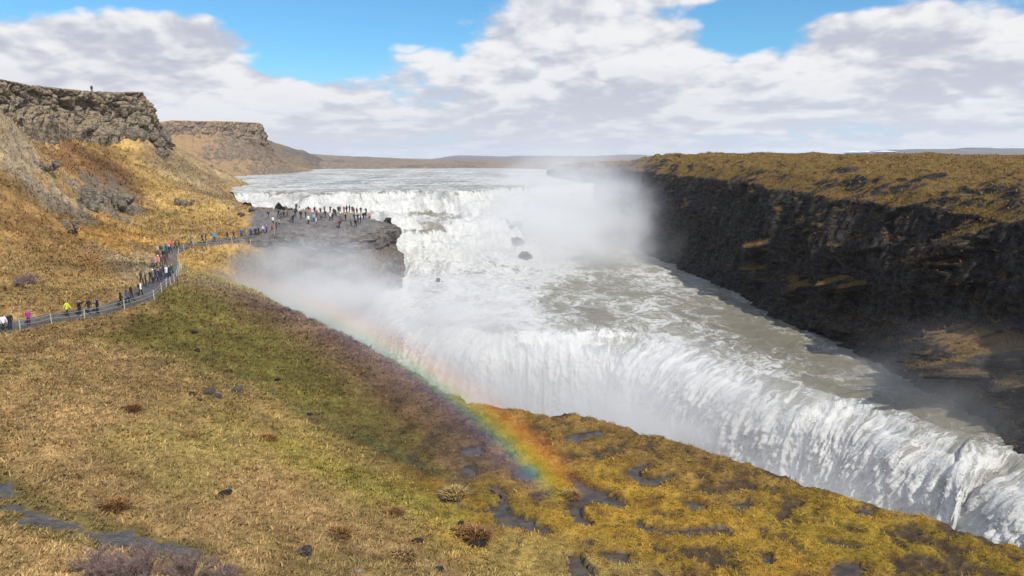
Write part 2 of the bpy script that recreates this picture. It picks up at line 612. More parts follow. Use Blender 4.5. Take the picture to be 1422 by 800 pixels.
# still water on the bench: outlines read off the photograph, laid on the bench level
PUDDLES_PX = [
    [(784, 604), (800, 600), (826, 598), (846, 601), (842, 607), (820, 610), (800, 618), (788, 612)],
    [(778, 655), (800, 663), (812, 672), (832, 680), (856, 690), (872, 699), (862, 706), (838, 703), (822, 699), (806, 708), (818, 722), (826, 731), (806, 730), (786, 714), (790, 694), (800, 682), (790, 668)],
    [(602, 679), (622, 690), (640, 704), (664, 708), (682, 704), (694, 692), (678, 680), (680, 672), (702, 682), (706, 698), (712, 712), (742, 722), (766, 738), (776, 745), (748, 742), (720, 734), (690, 730), (684, 716), (650, 712), (624, 704), (606, 690)],
    [(796, 752), (818, 750), (830, 762), (848, 766), (872, 768), (874, 782), (852, 784), (830, 780), (812, 770)],
    [(786, 770), (806, 772), (818, 790), (836, 802), (800, 806), (788, 786)],
    [(864, 658), (890, 645), (906, 648), (892, 658), (905, 664), (930, 658), (938, 663), (918, 672), (902, 676), (880, 668)],
    [(884, 722), (904, 730), (930, 736), (968, 732), (1010, 734), (1024, 742), (990, 742), (948, 744), (912, 742), (888, 734)],
    [(946, 694), (966, 696), (986, 704), (976, 710), (952, 704)],
    [(1186, 707), (1200, 704), (1216, 708), (1212, 716), (1196, 718), (1184, 713)],
    [(640, 620), (668, 618), (672, 634), (652, 640), (638, 632)],
    [(636, 648), (660, 644), (664, 660), (644, 664)],
    [(712, 652), (742, 644), (752, 656), (734, 670), (712, 664)],
    [(1140, 748), (1164, 752), (1196, 760), (1176, 764), (1146, 757)],
    [(940, 628), (952, 626), (956, 632), (944, 635)],
    [(1054, 770), (1070, 768), (1078, 784), (1064, 790)],
    [(1150, 790), (1180, 778), (1200, 788), (1190, 802), (1160, 806)],
    [(1012, 700), (1040, 698), (1046, 704), (1020, 707)],
]
PUD_Z = 5.93
PUDDLES = [[tuple(q[:2]) for q in polyline([(*atz(u, v, PUD_Z)[:2], 0) for u, v in pl + pl[:1]], 3 * len(pl))[:-1]] for pl in PUDDLES_PX]


capd = [(-160, 108), (-60, 116), (0, 125), (40, 138), (80, 150), (120, 163), (160, 174), (190, 183), (199, 186), (216, 197), (240, 215)]
CAPLINE = [tuple(aty(u, 150, y + 1)[:2]) for u, y in capd]
CAPPOLY = CAPLINE + [(-130, 262), (-300, 262), (-300, 90)]


def gorge_sd(x, y):
    dd = seg_dist(x, y, RIM)
    return np.where(inside(x, y, GORGE), dd, -dd)


def land_height(x, y, detail=True):
    h = TP(x, y)
    near = (y > 15) & (y < 150)
    sd = gorge_sd(x, y)
    wob = 0
    pd = np.minimum(seg_dist(x, y, PXY), seg_dist(x, y, PXY2) * 1.8)
    pk = sstep(pd, .9, 2.4)
    if detail:
        u, v = project(x, y, h)
        hum = fbm(x * .55, y * .55, 1.3, 3, .55)
        fine = fbm(x * 1.7, y * 1.7, 4.1, 3, .6)
        mid = fbm(x * .13, y * .13, 8.2, 3)
        bench = sstep(-h, -8.5, -6.3) * (y < 105)
        hill = sstep(h, 15, 22) * (y > 60)
        # erosion grooves running down the big hillside
        gro = fbm(x * .09 - y * .07, (x * .5 + y * .5) * .022, 3.3, 4, .55)
        h = h + pk * (.30 * hum + .15 * fine + .30 * mid * (1 - bench) * sstep(y, 20, 40)) + pk * hill * (1.1 * gro + .35 * fine + .25 * hum)
        h = h + pk * bench * .05 * np.abs(hum)
        wob = fbm(x * .35, y * .35, 6.0, 4) * .9
        # standing water hollows
        for pl in PUDDLES:
            cx = np.mean([q[0] for q in pl]); cy = np.mean([q[1] for q in pl])
            sel = (np.abs(x - cx) < 9) & (np.abs(y - cy) < 9)
            if sel.any():
                xs, ys = x[sel], y[sel]
                dd = seg_dist(xs, ys, pl + [pl[0]])
                s = np.where(inside(xs, ys, pl), dd, -dd) + .34 * fbm(xs * 1.6, ys * 1.6, 2.0, 3) - .06
                hs = h[sel]
                low = np.minimum(hs, PUD_Z - .02 - .9 * np.clip(s, 0, .5))
                rim = np.maximum(hs, PUD_Z + .05 + .25 * np.clip(-s, 0, .7) * sstep(-s, -.1, .9))
                k = sstep(s, -.12, .04)
                near_p = sstep(-s, 2.2, .8)
                h[sel] = np.where(s > -.0, low * k + hs * (1 - k), hs * (1 - near_p) + rim * near_p)
    behind = inside(x, y, CAPPOLY)
    h = h - np.where(behind, np.minimum(12, 2.2 * seg_dist(x, y, CAPLINE)), 0)
    e = sd + wob * .7
    drop = np.where(e < -1.6, 0, np.where(e < 1.2, .34 * (np.clip(e, -1.6, 9) + 1.6) ** 2, .34 * 2.8**2 + (e - 1.2) * 3.0))
    return np.maximum(h - drop, -14 + 0 * h), sd


def hit(u, v, n=900, ymax=230):
    """first point of the smooth land along a pixel's ray"""
    r = ray(u, v)
    ys = np.linspace(18, ymax, n)
    P = r[None] * (ys / r[1])[:, None] + np.array([0, 0, CZ])
    h, _ = land_height(P[:, 0], P[:, 1], False)
    below = np.where(P[:, 2] <= h)[0]
    i = below[0] if len(below) else n - 1
    if i == 0:
        return P[0]
    a, b = P[i - 1], P[i]
    da, db = a[2] - h[i - 1], h[i] - b[2]
    t = da / (da + db + 1e-9)
    return a * (1 - t) + b * t


def land_colour(x, y, z, slope):
    """vegetation and soil of the land, zone by zone"""
    u, v = project(x, y, z)
    jit = 34 * fbm(x * .20, y * .20, 5.5, 5, .62)
    uu = u + jit
    vv = v + jit * .6
    n = x.size
    a = .5 + .5 * np.clip(fbm(x * .16, y * .16, 9.0, 4), -1, 1)
    b2 = .5 + .5 * np.clip(fbm(x * .7, y * .7, 3.0, 4), -1, 1)
    base = np.array([.325, .212, .088])
    c = np.tile(base, (n, 1)) * (0.80 + .42 * b2)[:, None]

    def zone(poly, feather, col, amt=1.0, lo=0.0, hi=1.0):
        nonlocal c
        m = pmask(uu, vv, poly, feather) * amt
        m = m * (lo + (hi - lo) * sstep(b2, .25, .75)) if lo < hi and lo > 0 or hi < 1 else m
        c = c * (1 - m[:, None]) + np.array(col) * (0.75 + .5 * b2)[:, None] * m[:, None]
    # olive speckle everywhere low
    sp = sstep(a, .55, .8) * .35 * (v > 380)
    c = c * (1 - sp[:, None]) + np.array([.20, .165, .045]) * sp[:, None]
    zone([(560, 640), (640, 560), (760, 560), (1430, 750), (1430, 830), (700, 830), (600, 740)], 30, (.31, .188, .028))
    zone([(700, 575), (800, 560), (1100, 640), (1180, 690), (1000, 690), (860, 640), (740, 650)], 26, (.235, .145, .045), .8)
    zone([(1050, 690), (1300, 720), (1430, 770), (1430, 830), (1180, 800), (1080, 740)], 25, (.24, .165, .022), .75)
    zone([(640, 740), (760, 745), (900, 790), (1000, 830), (640, 830)], 26, (.36, .26, .085), .85)
    zone([(290, 395), (420, 425), (540, 485), (650, 550), (720, 620), (640, 690), (560, 610), (470, 520), (380, 460)], 24, (.165, .105, .055))
    zone([(160, 430), (250, 385), (330, 420), (430, 485), (520, 560), (600, 615), (560, 650), (440, 600), (360, 545), (240, 500), (120, 470)], 24, (.13, .112, .026), .92)
    zone([(300, 560), (400, 575), (470, 615), (600, 690), (660, 720), (600, 770), (470, 690), (330, 620), (240, 640)], 36, (.31, .225, .06), .6)
    zone([(190, 570), (330, 560), (350, 640), (230, 690), (140, 640)], 40, (.25, .20, .055), .5)
    zone([(380, 600), (520, 660), (660, 715), (640, 735), (500, 690), (380, 630)], 20, (.27, .24, .035), .6)
    zone([(420, 565), (520, 590), (600, 640), (590, 660), (500, 620), (420, 585)], 12, (.12, .09, .03), .7)
    # big hillside
    zone([(60, 170), (200, 190), (300, 255), (345, 305), (240, 330), (140, 300), (110, 240)], 22, (.36, .24, .085))
    zone([(70, 190), (150, 205), (205, 262), (190, 290), (110, 250), (60, 225)], 11, (.20, .105, .045), .9)
    zone([(-20, 225), (60, 250), (130, 310), (180, 370), (90, 380), (-20, 330)], 18, (.215, .125, .045), .85)
    zone([(90, 290), (190, 320), (250, 352), (200, 365), (110, 330)], 16, (.32, .18, .045), .8)
    zone([(-20, 330), (60, 350), (150, 395), (100, 430), (-20, 420)], 20, (.34, .225, .085), .8)
    zone([(180, 185), (240, 200), (310, 262), (330, 290), (260, 265), (200, 225)], 12, (.25, .19, .125), .7)
    zone([(-20, 150), (30, 160), (55, 230), (70, 290), (20, 250), (-20, 200)], 12, (.29, .235, .165), .8)
    zone([(45, 250), (80, 270), (110, 300), (80, 300)], 8, (.27, .235, .185), .8)
    zone([(88, 262), (130, 245), (175, 255), (185, 290), (150, 306), (100, 298)], 8, (.23, .19, .135), .85)
    zone([(200, 150), (240, 195), (340, 300), (310, 262), (420, 240), (300, 170)], 8, (.20, .165, .12), .5)
    zone([(130, 355), (190, 352), (240, 360), (215, 392), (165, 385)], 14, (.20, .175, .13), .6)
    zone([(235, 345), (300, 350), (380, 362), (400, 385), (300, 378), (245, 366)], 10, (.38, .255, .08), .9)
    # bands of darker and paler growth running down the slopes
    band = fbm((x * .55 - y * .42) * .30, (x * .45 + y * .55) * .07, 21., 4, .6)
    c = c * (1 + .42 * np.clip(band, -.8, .8) * (v < 470))[:, None]
    patch = fbm(x * .075, y * .075, 31., 4, .6)
    c = c * (1 + .30 * np.clip(patch, -.8, .8))[:, None]
    clump = fbm(x * .48, y * .48, 41., 3, .6)
    c = c * (1 + .34 * np.clip(clump, -.9, .9) * (v > 430))[:, None]
    # rusty tussocks and dark heath spots
    t = fbm(x * .42, y * .42, 12., 3)
    m = sstep(t, .42, .62) * .55 * (v > 300)
    c = c * (1 - m[:, None]) + np.array([.17, .085, .03]) * m[:, None]
    t = fbm(x * .9, y * .9, 15., 3)
    m = sstep(t, .5, .75) * .45
    c = c * (1 - m[:, None]) + np.array([.08, .06, .028]) * m[:, None]
    # gravel of the path and of the rock platform
    g = np.array([.115, .11, .108])
    pd = np.minimum(seg_dist(x, y, PXY) + .25 * fbm(x * 1.1, y * 1.1, 2.2, 2), seg_dist(x, y, PXY2) * 2.1 + 2.0 * fbm(x * .35, y * .35, 2.2, 4, .6) + .25)
    verge = sstep(-seg_dist(x, y, PXY2), -2.2, -.8)[:, None] * .6
    c = c * (1 - verge) + np.array([.10, .095, .028]) * verge
    m = sstep(-pd, -1.5, -1.0)
    plat = pmask(u, v, [(350, 288), (520, 299), (535, 315), (505, 334), (380, 332), (330, 338), (345, 318)], 5) * (y > 118)
    m = np.maximum(m, plat)
    gg = g[None] * (0.7 + .6 * b2)[:, None] * (1 + .45 * plat)[:, None]
    c = c * (1 - m[:, None]) + gg * m[:, None]
    # mud at the puddles
    mud = (sstep(-z, -PUD_Z - .16, -PUD_Z + .02) * ((y < 75) & (z > 4.8)))[:, None]
    c = c * (1 - mud) + np.array([.085, .058, .034]) * mud
    low_ = ((x > -58) & (z < 16.8)).astype(float)
    rock = np.clip(sstep(slope, 1.02 - .27 * low_, 1.4 - .3 * low_), 0, 1)
    rock = np.maximum(rock, .85 * pmask(uu, vv, [(88, 262), (130, 245), (175, 255), (185, 290), (150, 306), (100, 298)], 8) * sstep(b2, .35, .6))
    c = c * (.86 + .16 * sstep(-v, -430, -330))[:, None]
    return np.clip(c, .008, .9), rock


# ------------------------------------------------------------------ build the land sheet
rows = np.concatenate([np.arange(-60, 18, 3.0), 18 * np.exp(np.linspace(0, math.log(262 / 18), 600))])
NC = 600
ab = np.linspace(0, 1, NC)
yy = np.repeat(rows[:, None], NC, 1)
ya = np.maximum(yy, 30)
xx = (-.86 * ya - 14) + ab[None] * ((np.minimum(.74 * ya + 8, 62)) - (-.86 * ya - 14))
hh, sdg = land_height(xx.ravel(), yy.ravel())
hh = hh.reshape(xx.shape)
G = np.stack([xx, yy, hh], -1)
nrm = grid_normals(G)
slope = np.arccos(np.clip(np.abs(nrm[..., 2]), 0, 1))
colr, rockm = land_colour(xx.ravel(), yy.ravel(), hh.ravel(), slope.ravel())
F = grid_faces(*xx.shape)
hv = hh.ravel()
keep = hv[F].max(1) > -13.5
F = F[keep][:, ::1]
land = structure(mesh_np('hillside', G.reshape(-1, 3), F, M_LAND, attrs={'Col': ('FLOAT_COLOR', colr), 'rock': ('FLOAT', rockm)}))
print('land', time.time() - T0)

# ------------------------------------------------------------------ rock cap of the near hill
def strata_cliff(name, rails, counts, ns, mat, amp=1.0, cell=3.0, seed=0.0, face_rows=(1, 3)):
    s = np.linspace(0, 1, ns)
    Gr, par = loft(rails, counts, s)
    N = grid_normals(Gr)
    ref = Gr[len(Gr) // 3, ns // 2]
    # outwards = towards lower offset (first rail minus last rail)
    outw = Gr[0] - Gr[-1]
    sign = np.sign((N[len(Gr) // 3] * outw).sum(-1).mean())
    N = N * sign
    x, y, z = Gr[..., 0], Gr[..., 1], Gr[..., 2]
    along = np.concatenate([[0], np.cumsum(np.hypot(*np.diff(Gr[len(Gr) // 2, :, :2], axis=0).T))])
    al = np.broadcast_to(along[None], x.shape)
    e, cid = worley(al / cell + .35 * perlin(al * .2, z * .3, seed), z / (cell * .55) + .5 * perlin(al * .12, z * .2, seed + 4))
    e2, cid2 = worley(al / (cell * .36) + 9.1, z / (cell * .28) + 3.3)
    k = np.interp(par, [face_rows[0] - .25, face_rows[0], face_rows[1] - .12, face_rows[1] + .15], [.25, 1, 1, .22])[:, None]
    dsp = amp * k * (1.1 * (cid - .5) - .75 * (1 - sstep(e, 0, .16)) + .42 * (cid2 - .5) - .3 * (1 - sstep(e2, 0, .18)) + .9 * fbm(al * .11, z * .16, seed, 3) + .28 * fbm(al * .9, z * .9, seed + 2, 3))
    H = N.copy()
    H[..., 2] *= .35
    Gr = Gr + H * dsp[..., None]
    F = grid_faces(*x.shape)
    if sign < 0:
        F = F[:, ::-1]
    return structure(mesh_np(name, Gr.reshape(-1, 3), F, mat, smooth=False)), Gr


def Q(u, v, y, dy=0, dz=0):
    p = aty(u, v, y)
    return (p[0], p[1] + dy, p[2] + dz)


capt = [88, 99, 109, 118, 122, 126, 128, 127, 127, 160, 200]
capb = [176, 172, 172, 164, 168, 182, 190, 192, 190, 196, 226]
r0 = [Q(u, b, y - .5, 0, -13) for (u, y), b in zip(capd, capb)]
r1 = [Q(u, b, y) for (u, y), b in zip(capd, capb)]
r2 = [Q(u, t * .45 + b * .55, y + 6.2) for (u, y), t, b in zip(capd, capt, capb)]
r3 = [Q(u, t + 2, y + 6.4) for (u, y), t in zip(capd, capt)]
r4 = [Q(u, t, y + 7.4) for (u, y), t in zip(capd, capt)]
r5 = [(p[0] - 9, p[1] + 14, p[2] - .6) for p in r4]
r6 = [(p[0] - 70, p[1] + 60, p[2] - 9) for p in r4]
strata_cliff('cliff_cap', [r0, r1, r2, r3, r4, r5, r6], [8, 16, 20, 4, 12, 8], 620, M_CLIFF, 1.5, 4.6, 1.0, (1, 3))

# second hill with its own cap, farther up the river
sd2 = [(205, 372), (240, 382), (270, 392), (300, 405), (330, 420), (355, 435), (364, 442), (372, 470), (380, 520)]
t2 = [172, 167, 168, 168, 169, 170, 172, 196, 206]
b2_ = [188, 186, 186, 187, 190, 194, 200, 208, 214]
foot = [atz(u, v, 20.5) for u, v in ((250, 256), (285, 252.5), (312, 250), (345, 247), (375, 244.8), (400, 243), (428, 240.8), (440, 239.2), (446, 238.2))]
q1 = [Q(u, b, y) for (u, y), b in zip(sd2, b2_)]
qm = [tuple((np.array(a) * .45 + np.array(b) * .55) + np.array([0, 0, -3.0])) for a, b in zip(foot, q1)]
q2 = [Q(u, t + 1, y + 5) for (u, y), t in zip(sd2, t2)]
q3 = [Q(u, t, y + 7) for (u, y), t in zip(sd2, t2)]
q4 = [(p[0] - 200, p[1] + 120, p[2] - 12) for p in q3]
M_CLIFF2 = rock_mat('second_hill_rock', (.10, .078, .06), (.27, .20, .14), (.36, .235, .12), .80, .45)
strata_cliff('far_cliff_hill', [[(p[0] + 4, p[1], 18) for p in foot], foot, qm, q1, q2, q3, q4], [2, 26, 26, 18, 3, 8], 420, M_CLIFF2, 1.7, 7.0, 5.0, (3, 4))

# third dark hill and the far brown slopes
def far_strip(name, rails, counts, ns, mat, amp, freq, seed):
    s = np.linspace(0, 1, ns)
    Gr, par = loft(rails, counts, s)
    Gr[..., 2] += amp * fbm(Gr[..., 0] * freq, Gr[..., 1] * freq, seed, 4)
    F = grid_faces(*Gr.shape[:2])
    ob = structure(mesh_np(name, Gr.reshape(-1, 3), F, mat))
    return ob


t3 = [(340, 690, 188), (375, 700, 196), (395, 710, 202), (420, 725, 209), (440, 745, 217), (455, 765, 228), (470, 780, 236)]
foot3 = [atz(u, v, 20) for u, v in ((330, 239), (360, 239.2), (390, 239.2), (420, 239), (440, 238.6), (456, 238), (470, 237.6))]
top3 = [Q(u, v, y) for u, y, v in t3]
M_HILL3 = rock_mat('grey_hill', (.075, .068, .065), (.16, .135, .115), (.20, .15, .09), .9, .3)
far_strip('grey_hill', [foot3, [tuple(.5 * (np.array(a) + np.array(b)) + np.array([0, 0, -2])) for a, b in zip(foot3, top3)], top3, [(p[0] - 250, p[1] + 200, p[2] - 10) for p in top3]], [16, 16, 8], 160, M_HILL3, 1.5, .06, 2.0)
FAR = [(-40, 1500, 190), (300, 1500, 205), (440, 1500, 214.5), (520, 1550, 219), (590, 1600, 222.5), (650, 1650, 223), (720, 1700, 224), (800, 1700, 223), (900, 1600, 220), (1000, 1500, 219)]
fr0 = [(-700, 540, 19), (-330, 560, 19), (-160, 600, 19), (-120, 620, 19), (-70, 640, 19), (-35, 640, 19), (5, 620, 19), (40, 560, 19), (80, 430, 20), (140, 400, 22)]
fr3 = [Q(u, v, y) for u, y, v in FAR]
fr1 = [tuple(.85 * np.array(a) + .15 * np.array(b) + np.array([0, 0, 5.])) for a, b in zip(fr0, fr3)]
fr2 = [tuple(.45 * np.array(a) + .55 * np.array(b) + np.array([0, 0, -3.])) for a, b in zip(fr0, fr3)]
far_strip('brown_far_slope', [fr0, fr1, fr2, fr3, [(p[0] * 1.5, p[1] * 1.6, p[2] - 40) for p in fr3]], [14, 30, 30, 8], 260, M_HILL, 3.0, .012, 6.0)
M_BLUE = rock_mat('distant_mountain', (.075, .075, .085), (.13, .12, .12), (.16, .13, .105), .97, .05)
DM = [(300, 224), (540, 222), (600, 221.5), (640, 217), (690, 218.5), (760, 216), (820, 217), (870, 214.8), (910, 216.5), (1000, 216), (1150, 214), (1260, 208), (1340, 206.5), (1430, 206), (1600, 204)]
dm1 = [Q(u, v, 5200 if u < 1050 else 3000) for u, v in DM]
far_strip('distant_mountain', [[(p[0] * .6, p[1] * .6, 12) for p in dm1], dm1, [(p[0] * 1.4, p[1] * 1.4, p[2] - 60) for p in dm1]], [24, 8], 300, M_BLUE, 10.0, .003, 4.0)

# ------------------------------------------------------------------ right canyon wall and plateau
WALL_PX = [(1640, 700), (1520, 655), (1422, 612), (1340, 560), (1250, 522), (1180, 484), (1100, 448), (1030, 412), (960, 376), (905, 350), (862, 330), (840, 322)]
base = [atz(u, v, 8.0) for u, v in WALL_PX]
base += [np.array([27, 262, 8.]), np.array([20, 300, 8.]), np.array([16, 345, 8.]), np.array([15, 400, 8.])]
nb = len(base)
setb = np.array([8, 8, 8, 8, 8, 7.5, 7.5, 7, 6.5, 6, 5.5, 5, 4.5, 5, 5, 5])
tops = []
TV = [345, 325, 306, 287, 280, 270, 258, 247, 239, 234, 228, 226]
for i, b in enumerate(base):
    x = b[0] + setb[i]
    y = b[1] + 4 * (i < 8)
    if i < len(TV):
        u = 711 + FPX * x / (y * math.cos(PITCH) + 4.5 * math.sin(PITCH))
        z = aty(u, TV[i], y)[2]
        tops.append(np.array([x, y, z]))
    else:
        tops.append(np.array([x, y, 27.5 - .5 * (i - 11)]))
w0 = [b + np.array([-3.0, 0, -3]) for b in base]
w1 = [b + np.array([0, 0, .4]) for b in base]
w2 = [b * .72 + t * .28 + np.array([.9, 0, .0]) for b, t in zip(base, tops)]
w3 = [b * .42 + t * .58 + np.array([-.3, 0, .3]) for b, t in zip(base, tops)]
w4 = [b * .1 + t * .9 + np.array([.3, 0, .2]) for b, t in zip(base, tops)]
brow = [t + np.array([4.2, 0, .75]) for t in tops]
pl1 = [t + np.array([12, 1, 1.9]) for t in tops]
pl2 = [t + np.array([30, 3, 2.5]) for t in tops]
pl3 = [t + np.array([70 + 10 * i, 10, 1.8]) for i, t in enumerate(tops)]
pl4 = [t + np.array([420 + 30 * i, 60, .5]) for i, t in enumerate(tops)]
rails = [w0, w1, w2, w3, w4, brow, pl1, pl2, pl3, pl4]
cnt = [4, 30, 34, 34, 10, 14, 22, 14, 10]
s = np.linspace(0, 1, 1000) ** 1.0
Gr, par = loft(rails, cnt, s)
ycol = Gr[40, :, 1]
N = grid_normals(Gr)
sg = np.sign(N[60, :, 0].mean()) * -1
N *= sg
al = np.broadcast_to(np.concatenate([[0], np.cumsum(np.hypot(*np.diff(Gr[40, :, :2], axis=0).T))])[None], Gr.shape[:2])
z = Gr[..., 2]
e1, c1 = worley(al / 2.4 + .5 * perlin(al * .15, z * .1, 1.), z / 7.0 + .6 * perlin(al * .1, z * .2, 3.))
e2, c2 = worley(al / 1.05 + 4.4, z / 5.5 + .8 * perlin(al * .6, z * .2, 7.))
e3, c3 = worley(al / 6.5 + 8.8, z / 5.0 + 2.2)
face = np.interp(par, [0, 1, 4, 4.9, 5.6], [.3, 1, 1, .35, 0.0])[:, None]
butt = 1.9 * fbm(al * .035, z * .03, 2.0, 3) + 1.1 * fbm(al * .12, z * .10, 5.0, 3)
dsp = face * (butt + .9 * (c1 - .5) - .5 * (1 - sstep(e1, 0, .14)) + .75 * (c2 - .5) - .35 * (1 - sstep(e2, 0, .2)) + 1.3 * (c3 - .5) + .2 * fbm(al * 1.5, z * 1.2, 9.0, 3))
H = N.copy(); H[..., 2] *= .25
Gr = Gr + H * dsp[..., None]
topk = np.interp(par, [3.6, 4.3, 5, 7, 8], [0, .6, 1, .8, .6])[:, None]
Gr[..., 2] += topk * (1.25 * fbm(Gr[..., 0] * .16, Gr[..., 1] * .16, 3.0, 4, .6) + .35 * fbm(Gr[..., 0] * .7, Gr[..., 1] * .7, 8.0, 3))
# grassy shelves that stick out of the shaded wall
def shelf(u, v, ds, dt, out, xw):
    p = atx(u, v, xw)
    dist = np.hypot((Gr[..., 1] - p[1]) / ds, (Gr[..., 2] - p[2]) / dt)
    k = np.clip(1 - dist, 0, 1) * (par[:, None] < 5)
    top = sstep(p[2] + dt * .5 - Gr[..., 2], 0, dt * .7)
    k = np.clip(k + .55 * fbm(Gr[..., 1] * .35, Gr[..., 2] * .6, p[1], 4, .6) * (k > 0), 0, 1)
    Gr[..., 0] -= out * sstep(k, 0, .6) * top


for a in ((1065, 340, 4, 2.6, 3.2, 40), (1060, 375, 4, 2.4, 3.0, 39), (1150, 395, 4, 1.8, 3.0, 40), (1140, 450, 6, 2.4, 2.6, 38), (1100, 395, 5, 2.0, 2.6, 39),
          (1350, 480, 6, 2.6, 5.0, 42), (1390, 520, 6, 2.4, 4.0, 42), (1310, 330, 3, 4.0, 2.6, 44)):
    shelf(*a)
F = grid_faces(*Gr.shape[:2])
if sg < 0:
    F = F[:, ::-1]
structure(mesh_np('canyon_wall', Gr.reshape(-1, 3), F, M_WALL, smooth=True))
WALLG = Gr
print('wall', time.time() - T0)

# ------------------------------------------------------------------ river: upper reach, cascade, middle reach
RIV = []
for u, v, z in ((310, 266, 21.4), (430, 271, 21.4), (500, 268, 21.4), (570, 265, 21.4), (640, 266, 21.4), (680, 263, 21.4), (725, 260, 21.4), (761, 258, 21.4), (800, 256, 21.4),
                (400, 284, 18.6), (500, 289, 17.6), (570, 286, 17.8), (640, 284, 18.0), (690, 280, 18.2), (540, 318, 16.2), (600, 320, 15.6), (560, 305, 17.0), (640, 305, 16.4), (690, 300, 16.2),
                (700, 318, 13.5), (725, 322, 11.5), (740, 320, 10.2), (770, 318, 9), (800, 322, 8.4), (850, 322, 8.2), (545, 345, 12.5), (600, 345, 12.4), (650, 345, 11.2), (700, 345, 9.8), (540, 400, 8.2), (600, 378, 9), (650, 375, 8.8), (700, 365, 8.6),
                (760, 350, 8.3), (850, 340, 8.1), (650, 420, 8), (750, 400, 8), (900, 400, 8), (1000, 440, 8), (1100, 450, 8), (1250, 540, 7.9), (1400, 610, 7.8), (540, 425, 8), (800, 440, 8), (1000, 490, 7.9), (1200, 550, 7.9)):
    RIV.append(atz(u, v, z))
RIV += [np.array(q, float) for q in ((-100, 260, 21.6), (-100, 330, 21.6), (-40, 280, 21.5), (0, 300, 21.6), (40, 280, 21.4), (-120, 480, 21.6), (40, 420, 21.6), (-40, 400, 21.6), (-40, 600, 21.6), (-75, 195, 21.2), (-60, 180, 18.2), (-45, 170, 17.6), (-30, 165, 17.4), (70, 60, 7.8), (60, 100, 8))]
TR = TPS(RIV, .0002)


def river_z(x, y):
    zs = TR(x + 2.5 * fbm(x * .05, y * .05, 17., 3), y + 7.0 * fbm(x * .045, y * .02, 11., 3) * sstep(y, 150, 185) * (1 - sstep(y, 225, 250)))
    zs = np.where(y > 262, 21.5 + np.clip((y - 262) / 400, 0, 1) * .1, zs)
    zs = np.clip(zs, 7.6, 21.6)
    casc = sstep(zs, 8.4, 9.4) * (1 - sstep(zs, 20.6, 21.35))
    # ledges of the stepped cascade
    wv = 1.3 * fbm(x * .06, y * .06, 4.0, 3)
    st = 3.1
    q = (zs + wv) / st
    fr = q - np.floor(q)
    ter = (np.floor(q) + sstep(fr, .64, .96)) * st - wv
    z = zs * (1 - .85 * casc) + ter * .85 * casc
    z = np.where(y < 300, z, zs)
    rough = .26 + .50 * casc
    z = z + rough * (.9 * fbm(x * .30, y * .22, 1.0, 3) + .45 * fbm(x * .9, y * .8, 5.0, 3) + .7 * np.abs(fbm(x * .5, y * .3, 9.0, 3)) * casc)
    grad = np.abs(fr - .78) < .2
    return z, zs, casc, (grad & (casc > .3))


LIP_PX = [(545, 402), (540, 416), (552, 438), (590, 454), (662, 466), (744, 467), (800, 467), (851, 466), (895, 474), (930, 486), (960, 497), (1005, 512), (1072, 536), (1140, 560), (1212, 572), (1260, 594), (1310, 612), (1356, 630), (1396, 628), (1440, 655), (1540, 700), (1640, 740)]
LIPZ = 7.7
LIP = polyline([np.array([-23.2, 141, 14.]), np.array([-21.8, 134, 11.2])] + [atz(u, v, LIPZ) for u, v in LIP_PX], 1300)
_t = np.gradient(LIP[:, :2], axis=0); _t /= np.linalg.norm(_t, axis=1)[:, None]
_a = np.concatenate([[0], np.cumsum(np.hypot(*np.diff(LIP[:, :2], axis=0).T))])
_o = (1.5 * fbm(_a * .10, 0 * _a, 51., 3) + .55 * fbm(_a * .45, 0 * _a, 57., 3)) * sstep(_a, 8, 16)
LIP[:, 0] += _t[:, 1] * _o
LIP[:, 1] -= _t[:, 0] * _o
LXY = [tuple(q[:2]) for q in LIP[::6]]
BEYOND = LXY + [(80, 20), (-60, 20), (-60, 150), (-24.5, 150)]


def lip_sd(x, y):
    dd = seg_dist(x, y, LXY)
    return np.where(inside(x, y, BEYOND), dd, -dd)


def foam_amount(x, y, zs, casc, steep):
    u, v = project(x, y, zs)
    f = np.full(x.shape, .40)
    f = np.where(y > 262, .42, f)
    up = sstep(zs, 20.8, 21.4)
    f = f * (1 - up) + up * (.44 + .10 * fbm(x * .03, y * .05, 3.0, 3))
    f = np.maximum(f, casc * .80)
    f = np.where(casc > .3, np.where(steep, .97, .66 + .16 * fbm(x * .10, y * .05, 13., 3)), f)
    lipw = sstep(-np.abs(zs - 20.2), -1.4, -.3)
    f = np.maximum(f, lipw)
    # white apron below the cascade, green-brown water along the far wall
    ap = pmask(u, v, [(500, 330), (760, 300), (860, 318), (840, 360), (760, 420), (860, 440), (700, 470), (540, 470), (480, 440)], 40)
    f = np.maximum(f, ap * (.62 + .14 * fbm(x * .08, y * .08, 8.0, 3)))
    # standing crest of foam
    pool = pmask(u, v, [(555, 312), (600, 306), (640, 318), (610, 330), (560, 326)], 8) + pmask(u, v, [(560, 290), (620, 284), (680, 292), (640, 300), (580, 300)], 7)
    f = f - .38 * np.clip(pool, 0, 1)
    f = f - .06 * pmask(u, v, [(900, 360), (1000, 400), (1250, 530), (1380, 600), (1300, 600), (1100, 500), (960, 440)], 30)
    return np.clip(f, 0, 1.0)


